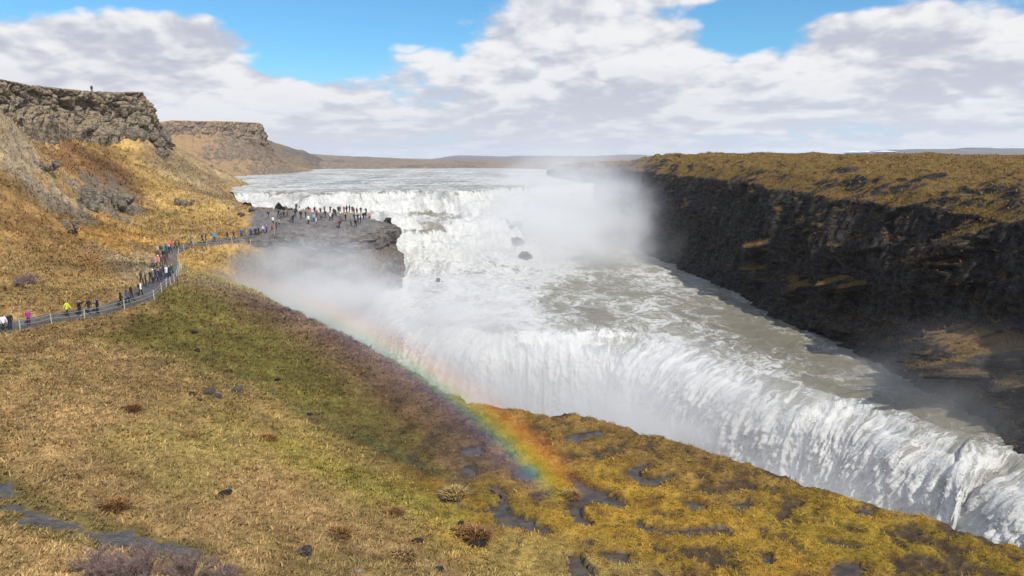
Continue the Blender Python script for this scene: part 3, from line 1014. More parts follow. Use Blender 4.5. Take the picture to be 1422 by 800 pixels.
ry = np.concatenate([44 * np.exp(np.linspace(0, math.log(262 / 44), 430)), 262 * np.exp(np.linspace(0.012, math.log(700 / 262), 110))])
NCR = 420
ab = np.linspace(0, 1, NCR)
yy = np.repeat(ry[:, None], NCR, 1)
xl = np.where(yy < 150, -26 - 0 * yy, np.where(yy < 262, -26 - (yy - 150) * .9, -.50 * yy - 0)) - 6
xl = np.maximum(xl, -240)
xr = np.where(yy < 240, 58 - (yy - 44) * .08, 45 + 0 * yy)
xx = xl + ab[None] * (xr - xl)
x1, y1 = xx.ravel(), yy.ravel()
zw, zs, casc, steep = river_z(x1, y1)
fo = foam_amount(x1, y1, zs, casc, steep)
sdl = lip_sd(x1, y1)
zw = zw - 1.5 * np.clip((sdl + 9) / 9, 0, 1) ** 4
fo = np.maximum(fo, sstep(sdl, -9, -.5) * (.68 - .22 * sstep(x1, 8, 28)))
F = grid_faces(*xx.shape)
F = F[(sdl[F].max(1) < -1.6)]
structure(mesh_np('river', np.stack([x1, y1, zw], 1), F, M_UPRIV, attrs={'foam': ('FLOAT', fo)}))

# ------------------------------------------------------------------ lower fall: curtain over the lip
def curtain(name, lip, mat, floor_z, throw, seed, rows_t=110):
    tan = np.gradient(lip[:, :2], axis=0)
    tan /= np.linalg.norm(tan, axis=1)[:, None]
    nrm2 = np.stack([tan[:, 1], -tan[:, 0]], 1)
    if (nrm2 * (np.array([0., 0.]) - lip[:, :2])).sum(1).mean() < 0:
        nrm2 = -nrm2
    k = np.ones(61) / 61
    for i in (0, 1):
        nrm2[:, i] = np.convolve(np.pad(nrm2[:, i], 30, mode='edge'), k, 'valid')
    nrm2 /= np.linalg.norm(nrm2, axis=1)[:, None]
    al = np.concatenate([[0], np.cumsum(np.hypot(*np.diff(lip[:, :2], axis=0).T))])
    zero = 0 * al
    V, foam, flow = [], [], []
    lipvar = 1.0 * fbm(al * .09, zero, seed, 3)
    brk = .5 + 1.3 * fbm(al * .16, zero + 2, seed + 1, 4, .6) + .7 * sstep(al, 60, 90)     # where the sheet breaks into foam
    gapk = zero.copy()
    for gu, gv, gw, ga in ((822, 468, 1.5, 1.0), (872, 468, 2.6, .55), (1388, 632, 1.2, 1.2), (1105, 550, 1.4, .5)):
        q = atz(gu, gv, LIPZ)
        a0 = al[np.argmin(np.hypot(lip[:, 0] - q[0], lip[:, 1] - q[1]))]
        gapk += ga * np.exp(-((al - a0 + .5 * fbm(al * .6, zero, seed + 30, 2)) / gw) ** 2)
    U = 3.4
    for t in np.linspace(-U, 0, 22)[:-1]:
        x = lip[:, 0] + nrm2[:, 0] * t
        y = lip[:, 1] + nrm2[:, 1] * t
        zz, zs_, c_, s_ = river_z(x, y)
        w = ((t + U) / U) ** 2
        u4 = ((t + 9) / 9) ** 4
        wave = .35 * w * fbm(al * .5, zero + t * .3, seed + 3, 3) + .15 * fbm(al * 1.1, zero + t * .8, seed + 6, 3)
        V.append(np.stack([x, y, zz - 1.5 * u4 + .05 * (1 - 2 * (t < -U + .3)) + wave * w], 1))
        f0 = foam_amount(x, y, zs_, c_, s_)
        f0 = np.maximum(f0, sstep(zero + t, -9, -.5) * (.68 - .22 * sstep(x, 8, 28)))
        tgt = np.maximum(.5, np.clip(.46 + .46 * sstep(t - brk * 1.8 + 3.0 - 4.2 * sstep(al, 62, 92), -3.0, 2.0), .3, 1)) - .3 * gapk
        wf_ = sstep(zero + t + .5 * fbm(al * .5, zero + t, seed + 8, 3), -U + .5, -.2)
        foam.append(f0 * (1 - wf_) + tgt * wf_)
        flow.append(np.stack([al, zero + t, zero], 1))
    Z0 = V[-1][:, 2]
    for t in np.linspace(0, 1, rows_t) ** 1.25:
        drop = t * (Z0 - floor_z)
        o = throw * np.sqrt(np.clip(drop, 0, None) / 14) * (1.0 + .25 * lipvar)
        lump = fbm(al * .30, drop * .10, seed + 9, 4, .6)
        strk = fbm(al * .9, drop * .10 + .3, seed + 2, 4, .6)
        fine = fbm(al * 2.6, drop * .75, seed + 5, 4, .62)
        puff = np.abs(fbm(al * 1.3, drop * .55, seed + 21, 4, .62))
        o = o + (strk * .28 + lump * .55 + fine * .34 + puff * .62) * sstep(drop, .0, 2.0)
        x = lip[:, 0] + nrm2[:, 0] * o
        y = lip[:, 1] + nrm2[:, 1] * o
        V.append(np.stack([x, y, Z0 - drop - .02 + .5 * lump * sstep(drop, .5, 4)], 1))
        gap = fbm(al * .22, drop * .015, seed + 12, 4, .6)
        foam.append(np.clip(.52 + .46 * sstep(drop, brk - 1.4, brk + .8) - .1 * sstep(brk, 1, 3) * (1 - sstep(drop, 0, 3)) - .22 * sstep(gap, .30, .6) + .06 * strk - .42 * gapk * (1 + .5 * fbm(al * 1.5, drop * .2, seed + 31, 3)), .1, 1.0))
        flow.append(np.stack([al, drop, zero], 1))
    V = np.array(V); foam = np.array(foam); flow = np.array(flow)
    global CURT
    CURT = V
    ob = mesh_np(name, V.reshape(-1, 3), grid_faces(*V.shape[:2]), mat, attrs={'foam': ('FLOAT', foam.ravel())})
    at = ob.data.attributes.new('flow', 'FLOAT_VECTOR', 'POINT')
    at.data.foreach_set('vector', flow.reshape(-1).astype(np.float32))
    return structure(ob)


curtain('lower_waterfall', LIP, M_FALL, -13.0, 6.6, 3.0)
# foaming water at the bottom of the gorge
gx = np.linspace(-60, 75, 120); gy = np.linspace(25, 150, 110)
gxx, gyy = np.meshgrid(gx, gy)
gz = -12.4 + .5 * fbm(gxx * .2, gyy * .2, 1.0, 3)
gf = np.full(gxx.size, .75)
structure(mesh_np('gorge_water', np.stack([gxx, gyy, gz], -1).reshape(-1, 3), grid_faces(110, 120), M_UPRIV, attrs={'foam': ('FLOAT', gf)}))
print('water', time.time() - T0)
#STAGE2
# ------------------------------------------------------------------ clots of spray thrown off the falls
def drops(name, P, size, seed):
    g = np.random.default_rng(seed)
    n = len(P)
    V = P[:, None, :] + g.normal(0, 1, (n, 4, 3)) * size[:, None, None] * np.array([.6, .6, .9])
    i = np.arange(n)[:, None] * 4
    Fa = np.concatenate([i + np.array([q]) for q in ((0, 1, 2), (0, 3, 1), (1, 3, 2), (0, 2, 3))], 0)
    ob = mesh_np(name, V.reshape(-1, 3), Fa, M_DROP, smooth=False)
    ob['kind'] = 'stuff'
    return ob


M_DROP = simple('spray_clots', (.74, .735, .72), .9, var=.05)
cv = CURT[22:80]
g_ = np.random.default_rng(90)
ci = g_.integers(0, cv.shape[0], 60000); cj = g_.integers(0, cv.shape[1], 60000)
DP = cv[ci, cj]
keepn = fbm(DP[:, 0] * .5 + DP[:, 1] * .5, DP[:, 2] * .35, 61., 3) + g_.uniform(-.5, .5, len(DP)) > .05
DP = DP[keepn]
nrm_d = np.array([-.72, -.69, .15])
DP = DP + nrm_d * np.abs(g_.normal(0, .22, (len(DP), 1))) + g_.normal(0, .06, DP.shape)
drops('spray_clots', DP, g_.uniform(.02, .075, len(DP)) * (DP[:, 1] / 70 + .3), 91)
RG = np.stack([x1, y1, zw], 1)
cs = np.where((casc > .4) & (fo > .85) & (y1 < 245) & (y1 > 120))[0]
cs = g_.choice(cs, 16000)
CP_ = RG[cs] + np.stack([g_.normal(0, .35, 16000), g_.normal(0, .35, 16000) - .2, np.abs(g_.normal(0, .22, 16000))], 1)
drops('spray_clots', CP_, g_.uniform(.04, .13, 16000), 92)

# ------------------------------------------------------------------ rock ledge of the viewing platform
def rim_ledge():
    pts = [(-50.5, 137.5), (-47.5, 135.6), (-43, 134.6), (-38, 133.6), (-32, 131.8), (-27.2, 131.0), (-24.6, 135), (-23.6, 141), (-25.0, 148), (-28.5, 156)]
    P = polyline([(*q, 0) for q in pts], 260)
    h, _ = land_height(P[:, 0], P[:, 1], False)
    hin, _ = land_height(P[:, 0] * 0 + P[:, 0] - 1.5, P[:, 1] + 4, False)
    top = np.clip(TP(P[:, 0], P[:, 1]), 15.6, 18.2)
    tan = np.gradient(P[:, :2], axis=0); tan /= np.linalg.norm(tan, axis=1)[:, None]
    nr = np.stack([tan[:, 1], -tan[:, 0]], 1)
    if nr[100, 1] > 0:
        nr = -nr
    al = np.concatenate([[0], np.cumsum(np.hypot(*np.diff(P[:, :2], axis=0).T))])
    prof = [(-7, -.35), (-4, .12), (-1, .22), (.8, .12), (1.7, -.25), (2.0, -1.1), (1.5, -2.2), (.1, -2.6), (-1.3, -3.0), (-1.7, -4.2), (-.4, -4.7), (1.2, -4.9), (2.2, -5.6), (2.4, -7.5), (3.0, -10), (4.2, -16), (5.2, -26)]
    V = []
    for k in range(len(prof) - 1):
        for j in range(6):
            t = j / 6
            o = prof[k][0] * (1 - t) + prof[k + 1][0] * t
            dz = prof[k][1] * (1 - t) + prof[k + 1][1] * t
            e, c = worley(al / 2.6 + 3.3, 0 * al + dz / 1.7 + .4 * perlin(al * .3, 0 * al + dz * .3, 2.))
            o = o + sstep(np.array([o]), -2, 1)[0] * (.9 * (c - .5) - .35 * (1 - sstep(e, 0, .15)) + .9 * fbm(al * .14, 0 * al + dz * .2, 5., 3))
            dzz = dz + .18 * fbm(al * .8, 0 * al + o, 7., 3)
            V.append(np.stack([P[:, 0] + nr[:, 0] * o, P[:, 1] + nr[:, 1] * o, top + dzz], 1))
    V = np.array(V)
    return structure(mesh_np('platform_ledge', V.reshape(-1, 3), grid_faces(*V.shape[:2])[:, ::-1], M_LEDGE, smooth=False))


M_LEDGE = rock_mat('wet_grey_rock', (.05, .045, .042), (.21, .185, .165), None)
rim_ledge()

# ------------------------------------------------------------------ still water on the bench
def pud(t, b):
    o = t.n('ShaderNodeNewGeometry').outputs['Position']
    n = t.noise(o, 1.2, 4)
    t.put(b.inputs['Base Color'], t.mix(t.ramp(n, .35, .65), (.045, .034, .026, 1), (.09, .07, .05, 1)))
    b.inputs['Roughness'].default_value = .2
    b.inputs['Specular IOR Level'].default_value = .22
    bump(t, b, t.noise(o, 6.0, 3), .12, .05)


M_PUD = principled('puddle_water', pud)
for pl in PUDDLES:
    c = np.mean(pl, axis=0)
    q = [tuple(c + (np.array(p) - c) * (1 + .45 / max(.5, np.hypot(*(np.array(p) - c))))) for p in pl]
    me = bpy.data.meshes.new('puddle')
    me.from_pydata([(x, y, PUD_Z - .06) for x, y in q], [], [list(range(len(q)))])
    me.materials.append(M_PUD)
    ob = bpy.data.objects.new('puddle', me)
    if me.polygons[0].normal.z < 0:
        me.flip_normals()
    COL.objects.link(ob)
    structure(ob)

# ------------------------------------------------------------------ boulders
def rock_mesh(name, seed, sx=1., sy=.8, sz=.65, sub=3):
    import bmesh
    bm = bmesh.new()
    bmesh.ops.create_icosphere(bm, subdivisions=sub, radius=.5)
    co = np.array([v.co[:] for v in bm.verts])
    n = co / np.linalg.norm(co, axis=1)[:, None]
    # planar cuts give angular faces
    r = np.random.default_rng(seed)
    dst = np.full(len(co), .5)
    for _ in range(11):
        k = r.normal(size=3); k /= np.linalg.norm(k)
        dd = n @ k
        dst = np.where(dd > .25, np.minimum(dst, r.uniform(.34, .46) / np.maximum(dd, .25)), dst)
    dst = dst + .035 * fbm(n[:, 0] * 3 + seed, n[:, 1] * 3, n[:, 2] * 3, 3)
    co = n * dst[:, None] * np.array([sx, sy, sz])
    for v, q in zip(bm.verts, co):
        v.co = q
    me = bpy.data.meshes.new(name)
    bm.to_mesh(me); bm.free()
    return me


M_ROCK = rock_mat('boulder_rock', (.045, .038, .034), (.16, .135, .12), None, scale=3)
M_DROCK = rock_mat('dark_boulder_rock', (.016, .014, .013), (.06, .05, .045), None, scale=3)
M_PROCK = rock_mat('pale_boulder_rock', (.16, .14, .125), (.36, .33, .30), None, scale=3)
ROCK_MESH = [rock_mesh('boulder_shape', k, 1, .75 + .1 * (k % 3), .55 + .12 * (k % 4)) for k in range(6)]
def boulder(u, v, size, mat, label, k, at=None, group=None, sink=.22, stretch=None):
    p = hit(u, v) if at is None else np.array(at, float)
    me = ROCK_MESH[k % 6].copy()
    me.materials.append(mat)
    o = bpy.data.objects.new('boulder', me)
    COL.objects.link(o)
    o.location = (p[0], p[1], p[2] + size * (.5 - sink) * .35)
    o.scale = (size * 1.15, size * .95, size * .85) if stretch is None else tuple(size * q for q in stretch)
    o.rotation_euler = (.2 * math.sin(k), .25 * math.cos(k * 2.), k * 1.3)
    tag(o, label, 'boulder', group)
    return o


CRAGS = {}
BL = [(265, 549, 1.0, M_DROCK, 'dark angular boulder at the end of a small rock group on the green slope'),
      (290, 546, 1.15, M_ROCK, 'tall brown boulder in the middle of a small rock group on the slope'),
      (302, 551, .85, M_ROCK, 'small brown boulder wedged between two larger ones on the slope'),
      (327, 547, 1.35, M_ROCK, 'broad smooth brown boulder, widest of the small rock group'),
      (277, 556, .6, M_DROCK, 'small dark stone below the rock group on the slope'),
      (313, 688, .85, M_DROCK, 'lone dark pointed stone in pale dry grass beside a yellow green strip'),
      (385, 528, .8, M_DROCK, 'dark stone in the green moss above the damp brown ground'),
      (430, 577, .7, M_DROCK, 'dark stone at the foot of the green moss'),
      (270, 462, .7, M_DROCK, 'dark stone in the green grass below the crowded path bend'),
      (275, 488, .75, M_DROCK, 'dark hollowed stone in grass above the brown rock group'),
      (580, 753, .75, M_DROCK, 'black stone with pale edge in dry grass near the muddy channel'),
      (640, 729, .55, M_DROCK, 'little black stone beside the muddy channel end'),
      (665, 757, 1.0, M_DROCK, 'dark stone under the big rusty tussock'),
      (608, 796, .8, M_DROCK, 'black rounded stone half buried in yellow grass'),
      (424, 768, .9, M_ROCK, 'low brown rock in the dry grass near bare shrubs'),
      (500, 797, .7, M_PROCK, 'pale grey stone lying in dry grass'),
      (428, 779, .4, M_DROCK, 'tiny dark stone below a low brown rock'),
      (335, 299, 1.6, M_ROCK, 'reddish brown boulder beside the viewing platform entrance'),
      (350, 292, 1.8, M_ROCK, 'brown block where the hillside meets the rock platform')]
for k, (u, v, sz, m, lab) in enumerate(BL):
    boulder(u, v, sz, m, lab, k)
def crag_mesh(seed, n):
    r = np.random.default_rng(seed)
    V, Fc = [], []
    for i in range(n):
        me = ROCK_MESH[i % 6]
        co = np.array([v.co[:] for v in me.vertices])
        a = r.uniform(0, 6.28)
        R = np.array([[math.cos(a), -math.sin(a), 0], [math.sin(a), math.cos(a), 0], [0, 0, 1]])
        co = (co * np.array([1, 1, r.uniform(1.0, 2.4)]) * r.uniform(.25, .55)) @ R.T + np.array([r.uniform(-.6, .6), r.uniform(-.35, .35), r.uniform(-.15, .22)])
        o = len(V)
        V += [tuple(q) for q in co]
        Fc += [tuple(v + o for v in p.vertices) for p in me.polygons]
    me = bpy.data.meshes.new('crag'); me.from_pydata(V, [], Fc)
    return me


M_CRAG = rock_mat('hillside_crag', (.05, .042, .034), (.32, .265, .20), None, scale=2)
for k, (u, v, sz, lab) in enumerate(((118, 283, 5.0, 'grey broken crag at the left end of the columned rocks on the hillside'.replace('left end', 'brown end')), (145, 278, 6.0, 'large grey columned crag in the middle of the hillside'),
                                     (165, 290, 5.0, 'smaller grey crag below the large columned one'), (88, 318, 3.2, 'brown crag sticking out of the orange hillside grass'), (258, 283, 2.6, 'dark crag on the golden slope above the platform path'),
                                     (30, 178, 7.0, 'leaning rock slabs beneath the cliff cap'), (206, 197, 7.0, 'broken blocks fallen below the tip of the cliff cap'), (185, 192, 6.0, 'brown broken blocks under the overhanging cliff cap'),
                                     (152, 190, 6.0, 'dark broken blocks in a hollow under the cliff cap'), (222, 212, 4.0, 'scattered blocks on grey scree below the cliff tip'), (60, 232, 3.2, 'small crag in pale scree on the hillside'), (110, 186, 5.0, 'low crag where gold grass meets the cliff cap'))):
    me = crag_mesh(k + 40, 11)
    me.materials.append(M_CRAG)
    o = bpy.data.objects.new('crag', me); COL.objects.link(o)
    q = hit(u, v)
    o.location = (q[0], q[1], q[2] + .02 * sz)
    o.scale = (sz,) * 3
    o.rotation_euler = (0, .15 * math.sin(k), .4 + .3 * math.sin(k * 2.1))
    tag(o, lab, 'crag')
CR = [(700, 281, 7.0, 'black crag breaking through the upper cascade, biggest of them', 196),
      (709, 292, 5.0, 'black crag just below the biggest one in the cascade', 186),
      (720, 303, 5.0, 'dark crag halfway down the ridge of cascade rocks', 178),
      (731, 317, 4.6, 'dark wet crag at the low end of the cascade ridge', 169),
      (612, 398, 2.4, 'small dark crag poking out of white foam below the cascade', 131),
      (548, 412, 2.6, 'wet grey crag under the corner of the platform', 128)]
for k, (u, v, sz, lab, yd) in enumerate(CR):
    p = aty(u, v, yd)
    zz = river_z(np.array([p[0]]), np.array([p[1]]))[0][0]
    me = crag_mesh(k + 80, 9)
    me.materials.append(M_DROCK)
    o = bpy.data.objects.new('crag', me); COL.objects.link(o)
    o.location = (p[0], p[1], zz - .05 * sz); o.scale = (sz, sz * .8, sz * .7); o.rotation_euler = (0, .1 * k, .5 * k)
    tag(o, lab, 'crag')
for k, (u, v, sz, lab) in enumerate(((1140, 455, 3.0, 'grey rubble block at the water line of the canyon wall'), (1165, 462, 2.2, 'smaller grey block beside the rubble at the canyon wall foot'),
                                     (1380, 548, 3.4, 'large dark block on the shore near the brink of the fall'), (1410, 570, 2.6, 'dark block at the brink under the canyon wall'), (1335, 528, 2.0, 'low dark rock at the foot of the grassy shelf'))):
    p = atz(u, v, 8.0)
    boulder(0, 0, sz, M_ROCK, lab, k + 2, at=(p[0], p[1], 7.9), sink=.3)

# ------------------------------------------------------------------ rope fences along the path
M_POST = simple('weathered_post', (.42, .40, .36), .8)
M_ROPE = simple('fence_rope', (.30, .28, .25), .9)


def tube(p0, p1, r0, r1, n=6):
    p0, p1 = Vector(p0), Vector(p1)
    ax = (p1 - p0).normalized()
    u = ax.orthogonal().normalized(); w = ax.cross(u)
    V = []
    for p, r in ((p0, r0), (p1, r1)):
        for k in range(n):
            a = 2 * math.pi * k / n
            V.append(p + (u * math.cos(a) + w * math.sin(a)) * r)
    Fc = [(k, (k + 1) % n, n + (k + 1) % n, n + k) for k in range(n)]
    Fc += [tuple(range(n))[::-1], tuple(range(n, 2 * n))]
    return V, Fc


def mesh_of(name, parts, mat, parent=None):
    V, Fc = [], []
    for v, f in parts:
        o = len(V)
        V += [tuple(q) for q in v]
        Fc += [tuple(i + o for i in g) for g in f]
    me = bpy.data.meshes.new(name)
    me.from_pydata(V, [], Fc)
    me.materials.append(mat)
    ob = bpy.data.objects.new(name, me)
    COL.objects.link(ob)
    ob.parent = parent
    return ob


POST_ME = None


def fence(name, i0, i1, step, off, label, lean=.05):
    global POST_ME
    tan = np.gradient(PATH[:, :2], axis=0); tan /= np.linalg.norm(tan, axis=1)[:, None]
    al = np.concatenate([[0], np.cumsum(np.hypot(*np.diff(PATH[:, :2], axis=0).T))])
    ss = np.arange(al[i0], al[i1], step)
    P = np.stack([np.interp(ss, al, PATH[:, k]) for k in range(2)], 1)
    Tn = np.stack([np.interp(ss, al, tan[:, k]) for k in range(2)], 1)
    P = P + np.stack([Tn[:, 1], -Tn[:, 0]], 1) * off
    h, _ = land_height(P[:, 0], P[:, 1])
    root = bpy.data.objects.new(name, None)
    COL.objects.link(root)
    root.location = (P[0][0], P[0][1], h[0])
    tag(root, label, 'fence')
    r = random.Random(i0 + int(off * 10))
    if POST_ME is None:
        o = mesh_of('post', [tube((0, 0, -.25), (0, 0, 1.02), .06, .05, 8), tube((0, 0, 1.02), (0, 0, 1.05), .038, .02, 8)], M_POST, root)
        POST_ME = o.data
    else:
        o = bpy.data.objects.new('post', POST_ME); COL.objects.link(o); o.parent = root
    tops = []
    for k in range(len(ss)):
        if k:
            o = bpy.data.objects.new('post', POST_ME); COL.objects.link(o); o.parent = root
        o.location = (P[k][0] - P[0][0], P[k][1] - P[0][1], h[k] - h[0])
        o.rotation_euler = (r.uniform(-lean, lean), r.uniform(-lean, lean), 0)
        tops.append(Vector(o.location))
    for hz in (.92, .52):
        parts = []
        for a, b in zip(tops[:-1], tops[1:]):
            prev = None
            for j in range(6):
                t = j / 5
                q = a.lerp(b, t) + Vector((0, 0, hz - .16 * 4 * t * (1 - t) * .5))
                if prev is not None:
                    parts.append(tube(prev, q, .02, .02, 4))
                prev = q
        mesh_of('rope', parts, M_ROPE, root)


fence('rope_fence', 14, 140, 3.1, 1.35, 'rope fence on thin pale posts along the downhill edge of the path')
fence('rope_fence', 150, 238, 3.6, 1.25, 'rope fence on posts between the path and the misty gorge before the platform')
p = hit(247, 397)
o = mesh_of('marker_post', [tube((0, 0, -.3), (0, 0, 1.15), .07, .06, 8), tube((0, 0, 1.15), (0, 0, 1.19), .06, .03, 8)], simple('dark_wood', (.05, .04, .032)))
o.location = p
tag(o, 'single short dark post standing alone in the green grass below the path', 'post')

# ------------------------------------------------------------------ people
def person_mesh(name, pose):
    """one continuous skinned body about 1.72 m tall, facing +Y"""
    J = {'pel': (0, 0, .94), 'wai': (0, 0, 1.10), 'che': (0, .0, 1.30), 'nek': (0, .0, 1.47), 'hd0': (0, .015, 1.55), 'hd1': (0, .02, 1.64), 'hd2': (0, .01, 1.70)}
    R = {'pel': (.150, .120), 'wai': (.140, .115), 'che': (.165, .125), 'nek': (.065, .065), 'hd0': (.075, .085), 'hd1': (.085, .10), 'hd2': (.06, .07)}
    E = [('pel', 'wai'), ('wai', 'che'), ('che', 'nek'), ('nek', 'hd0'), ('hd0', 'hd1'), ('hd1', 'hd2')]
    st = {'stand': (0, 0), 'walk': (.22, -.22), 'photo': (.03, -.03), 'pocket': (.04, 0.0), 'lean': (.05, -.05)}[pose]
    for sgn, side in ((1, 'r'), (-1, 'l')):
        f = st[0] if sgn > 0 else st[1]
        J['hip' + side] = (.095 * sgn, 0, .88)
        J['kne' + side] = (.10 * sgn, f * .55 + (.05 if pose == 'walk' and f < 0 else .02), .50)
        J['ank' + side] = (.105 * sgn, f - (.08 if f < -.1 else 0), .09 if f >= -.1 else .15)
        J['toe' + side] = (.115 * sgn, f + (.15 if f >= -.1 else .06), .045 if f >= -.1 else .06)
        R['hip' + side] = (.098, .105); R['kne' + side] = (.066, .070); R['ank' + side] = (.047, .05); R['toe' + side] = (.045, .04)
        E += [('pel', 'hip' + side), ('hip' + side, 'kne' + side), ('kne' + side, 'ank' + side), ('ank' + side, 'toe' + side)]
        J['sho' + side] = (.185 * sgn, 0, 1.41)
        if pose == 'photo':
            J['elb' + side] = (.27 * sgn, .16, 1.26); J['wri' + side] = (.10 * sgn, .33, 1.50); J['han' + side] = (.06 * sgn, .37, 1.56)
        elif pose == 'pocket':
            J['elb' + side] = (.29 * sgn, -.06, 1.14); J['wri' + side] = (.215 * sgn, .08, .98); J['han' + side] = (.18 * sgn, .12, .93)
        elif pose == 'lean':
            J['elb' + side] = (.26 * sgn, .05, 1.15); J['wri' + side] = (.19 * sgn, .28, 1.08); J['han' + side] = (.15 * sgn, .35, 1.09)
        else:
            g = -f * .8
            J['elb' + side] = (.245 * sgn, g * .6 - .02, 1.14); J['wri' + side] = (.255 * sgn, g * 1.3 + .05, .90); J['han' + side] = (.25 * sgn, g * 1.5 + .08, .82)
        R['sho' + side] = (.085, .085); R['elb' + side] = (.060, .060); R['wri' + side] = (.042, .042); R['han' + side] = (.040, .026)
        E += [('che', 'sho' + side), ('sho' + side, 'elb' + side), ('elb' + side, 'wri' + side), ('wri' + side, 'han' + side)]
    keys = list(J)
    me = bpy.data.meshes.new(name)
    me.from_pydata([J[k] for k in keys], [(keys.index(a), keys.index(b)) for a, b in E], [])
    ob = bpy.data.objects.new(name, me)
    COL.objects.link(ob)
    ob.modifiers.new('skin', 'SKIN')
    for i, k in enumerate(keys):
        sv = me.skin_vertices[0].data[i]
        sv.radius = R[k]
        sv.use_root = (k == 'pel')
    sub = ob.modifiers.new('sub', 'SUBSURF'); sub.levels = 1; sub.render_levels = 1
    dg = bpy.context.evaluated_depsgraph_get()
    body = bpy.data.meshes.new_from_object(ob.evaluated_get(dg))
    bpy.data.objects.remove(ob); bpy.data.meshes.remove(me)
    V = [tuple(v.co) for v in body.vertices]
    Fc = [tuple(p.vertices) for p in body.polygons]
    bpy.data.meshes.remove(body)
    # slots: 0 jacket, 1 trousers, 2 skin, 3 shoes, 4 hair
    arm = [(Vector(J[a + s_]), Vector(J[b + s_])) for s_ in 'rl' for a, b in (('sho', 'elb'), ('elb', 'wri'))]
    idx = []
    for f in Fc:
        c = sum((Vector(V[i]) for i in f), Vector()) / len(f)
        onarm = any(((c - a).dot(b - a) > 0) and (c - (a + (b - a) * min(1, max(0, (c - a).dot(b - a) / (b - a).length_squared)))).length < .10 for a, b in arm)
        hand = any((c - Vector(J['han' + s_])).length < .085 and (c - Vector(J['wri' + s_])).length > .035 for s_ in 'rl')
        if c.z > 1.49 and not (pose == 'photo' and c.y > .2):
            m = 4 if (c.y < .0 or c.z > 1.69) and c.z > 1.53 else 2
        elif hand and pose != 'pocket':
            m = 2
        elif onarm or c.z > .84:
            m = 0
        elif c.z < .115:
            m = 3
        else:
            m = 1
        idx.append(m)

    def add(v, f, m):
        o = len(V)
        V.extend(tuple(q) for q in v)
        for g in f:
            Fc.append(tuple(i + o for i in g)); idx.append(m)
    # nose, ears, eyes
    hd = Vector(J['hd1'])
    add([hd + Vector(q) for q in ((0, .125, -.03), (-.016, .092, -.035), (.016, .092, -.035), (0, .092, .02))], [(0, 1, 3), (0, 3, 2), (0, 2, 1)], 2)
    for sx in (-1, 1):
        v, f = tube(hd + Vector((.078 * sx, .0, -.035)), hd + Vector((.092 * sx, -.012, .02)), .018, .014, 5); add(v, f, 2)
        v, f = tube(hd + Vector((.034 * sx, .080, .012)), hd + Vector((.034 * sx, .101, .012)), .011, .008, 5); add(v, f, 3)
    v, f = tube(hd + Vector((-.025, .094, -.062)), hd + Vector((.025, .094, -.062)), .007, .007, 4); add(v, f, 3)
    # fingers
    if pose != 'pocket':
        for s_, sgn in (('r', 1), ('l', -1)):
            w, h = Vector(J['wri' + s_]), Vector(J['han' + s_])
            ax = (h - w).normalized()
            sd = Vector((0, 1, 0)) if abs(ax.z) > .6 else Vector((0, 0, 1))
            sd = (sd - ax * sd.dot(ax)).normalized()
            curl = ax.cross(sd) * (-sgn)
            for k in range(4):
                a = h + sd * (.027 - .018 * k)
                L = (.062, .072, .066, .05)[k]
                b = a + ax * L * .55 + curl * .006
                c = b + ax * L * .45 + curl * .022
                v, f = tube(a, b, .0095, .009, 5); add(v, f, 2)
                v, f = tube(b, c, .009, .006, 5); add(v, f, 2)
            a = w.lerp(h, .55) + sd * .034
            b = a + ax * .03 + sd * .022
            v, f = tube(a, b, .012, .010, 5); add(v, f, 2)
            v, f = tube(b, b + ax * .03 + sd * .006, .010, .007, 5); add(v, f, 2)
    me = bpy.data.meshes.new(name)
    me.from_pydata(V, [], Fc)
    me.polygons.foreach_set('material_index', idx)
    me.shade_smooth()
    return me


BODY = {p_: person_mesh('person_' + p_, p_) for p_ in ('stand', 'walk', 'photo', 'pocket', 'lean')}
for me in BODY.values():
    for _ in range(5):
        me.materials.append(None)


def pack_mesh():
    import bmesh
    bm = bmesh.new()
    bmesh.ops.create_cube(bm, size=1)
    for v in bm.verts:
        v.co = Vector((v.co.x * .30 * (1 - .2 * (v.co.z > 0)), v.co.y * .17, v.co.z * .46))
    bmesh.ops.bevel(bm, geom=bm.edges[:], offset=.05, segments=2, affect='EDGES')
    for sx in (-1, 1):
        V, Fc = tube((.1 * sx, .08, .17), (.1 * sx, .25, .16), .018, .018, 4)
        vs = [bm.verts.new(q) for q in V]
        for f in Fc:
            bm.faces.new([vs[i] for i in f])
        V, Fc = tube((0, -.08, -.08), (0, -.11, -.1), .1, .08, 8)
    vs = [bm.verts.new(q) for q in V]
    for f in Fc:
        bm.faces.new([vs[i] for i in f])
    me = bpy.data.meshes.new('backpack')
    bm.to_mesh(me); bm.free()
    me.shade_smooth()
    me.materials.append(None)
    return me


def hat_mesh():
    V, Fc, n = [], [], 10
    for z, r in ((0, .108), (.05, .108), (.09, .09), (.115, .05), (.12, .03), (.145, .03), (.155, .008)):
        V += [(r * math.cos(2 * math.pi * k / n), r * 1.08 * math.sin(2 * math.pi * k / n), z) for k in range(n)]
    for j in range(6):
        Fc += [(j * n + k, j * n + (k + 1) % n, (j + 1) * n + (k + 1) % n, (j + 1) * n + k) for k in range(n)]
    me = bpy.data.meshes.new('hat')
    me.from_pydata(V, [], Fc)
    me.shade_smooth()
    me.materials.append(None)
    return me


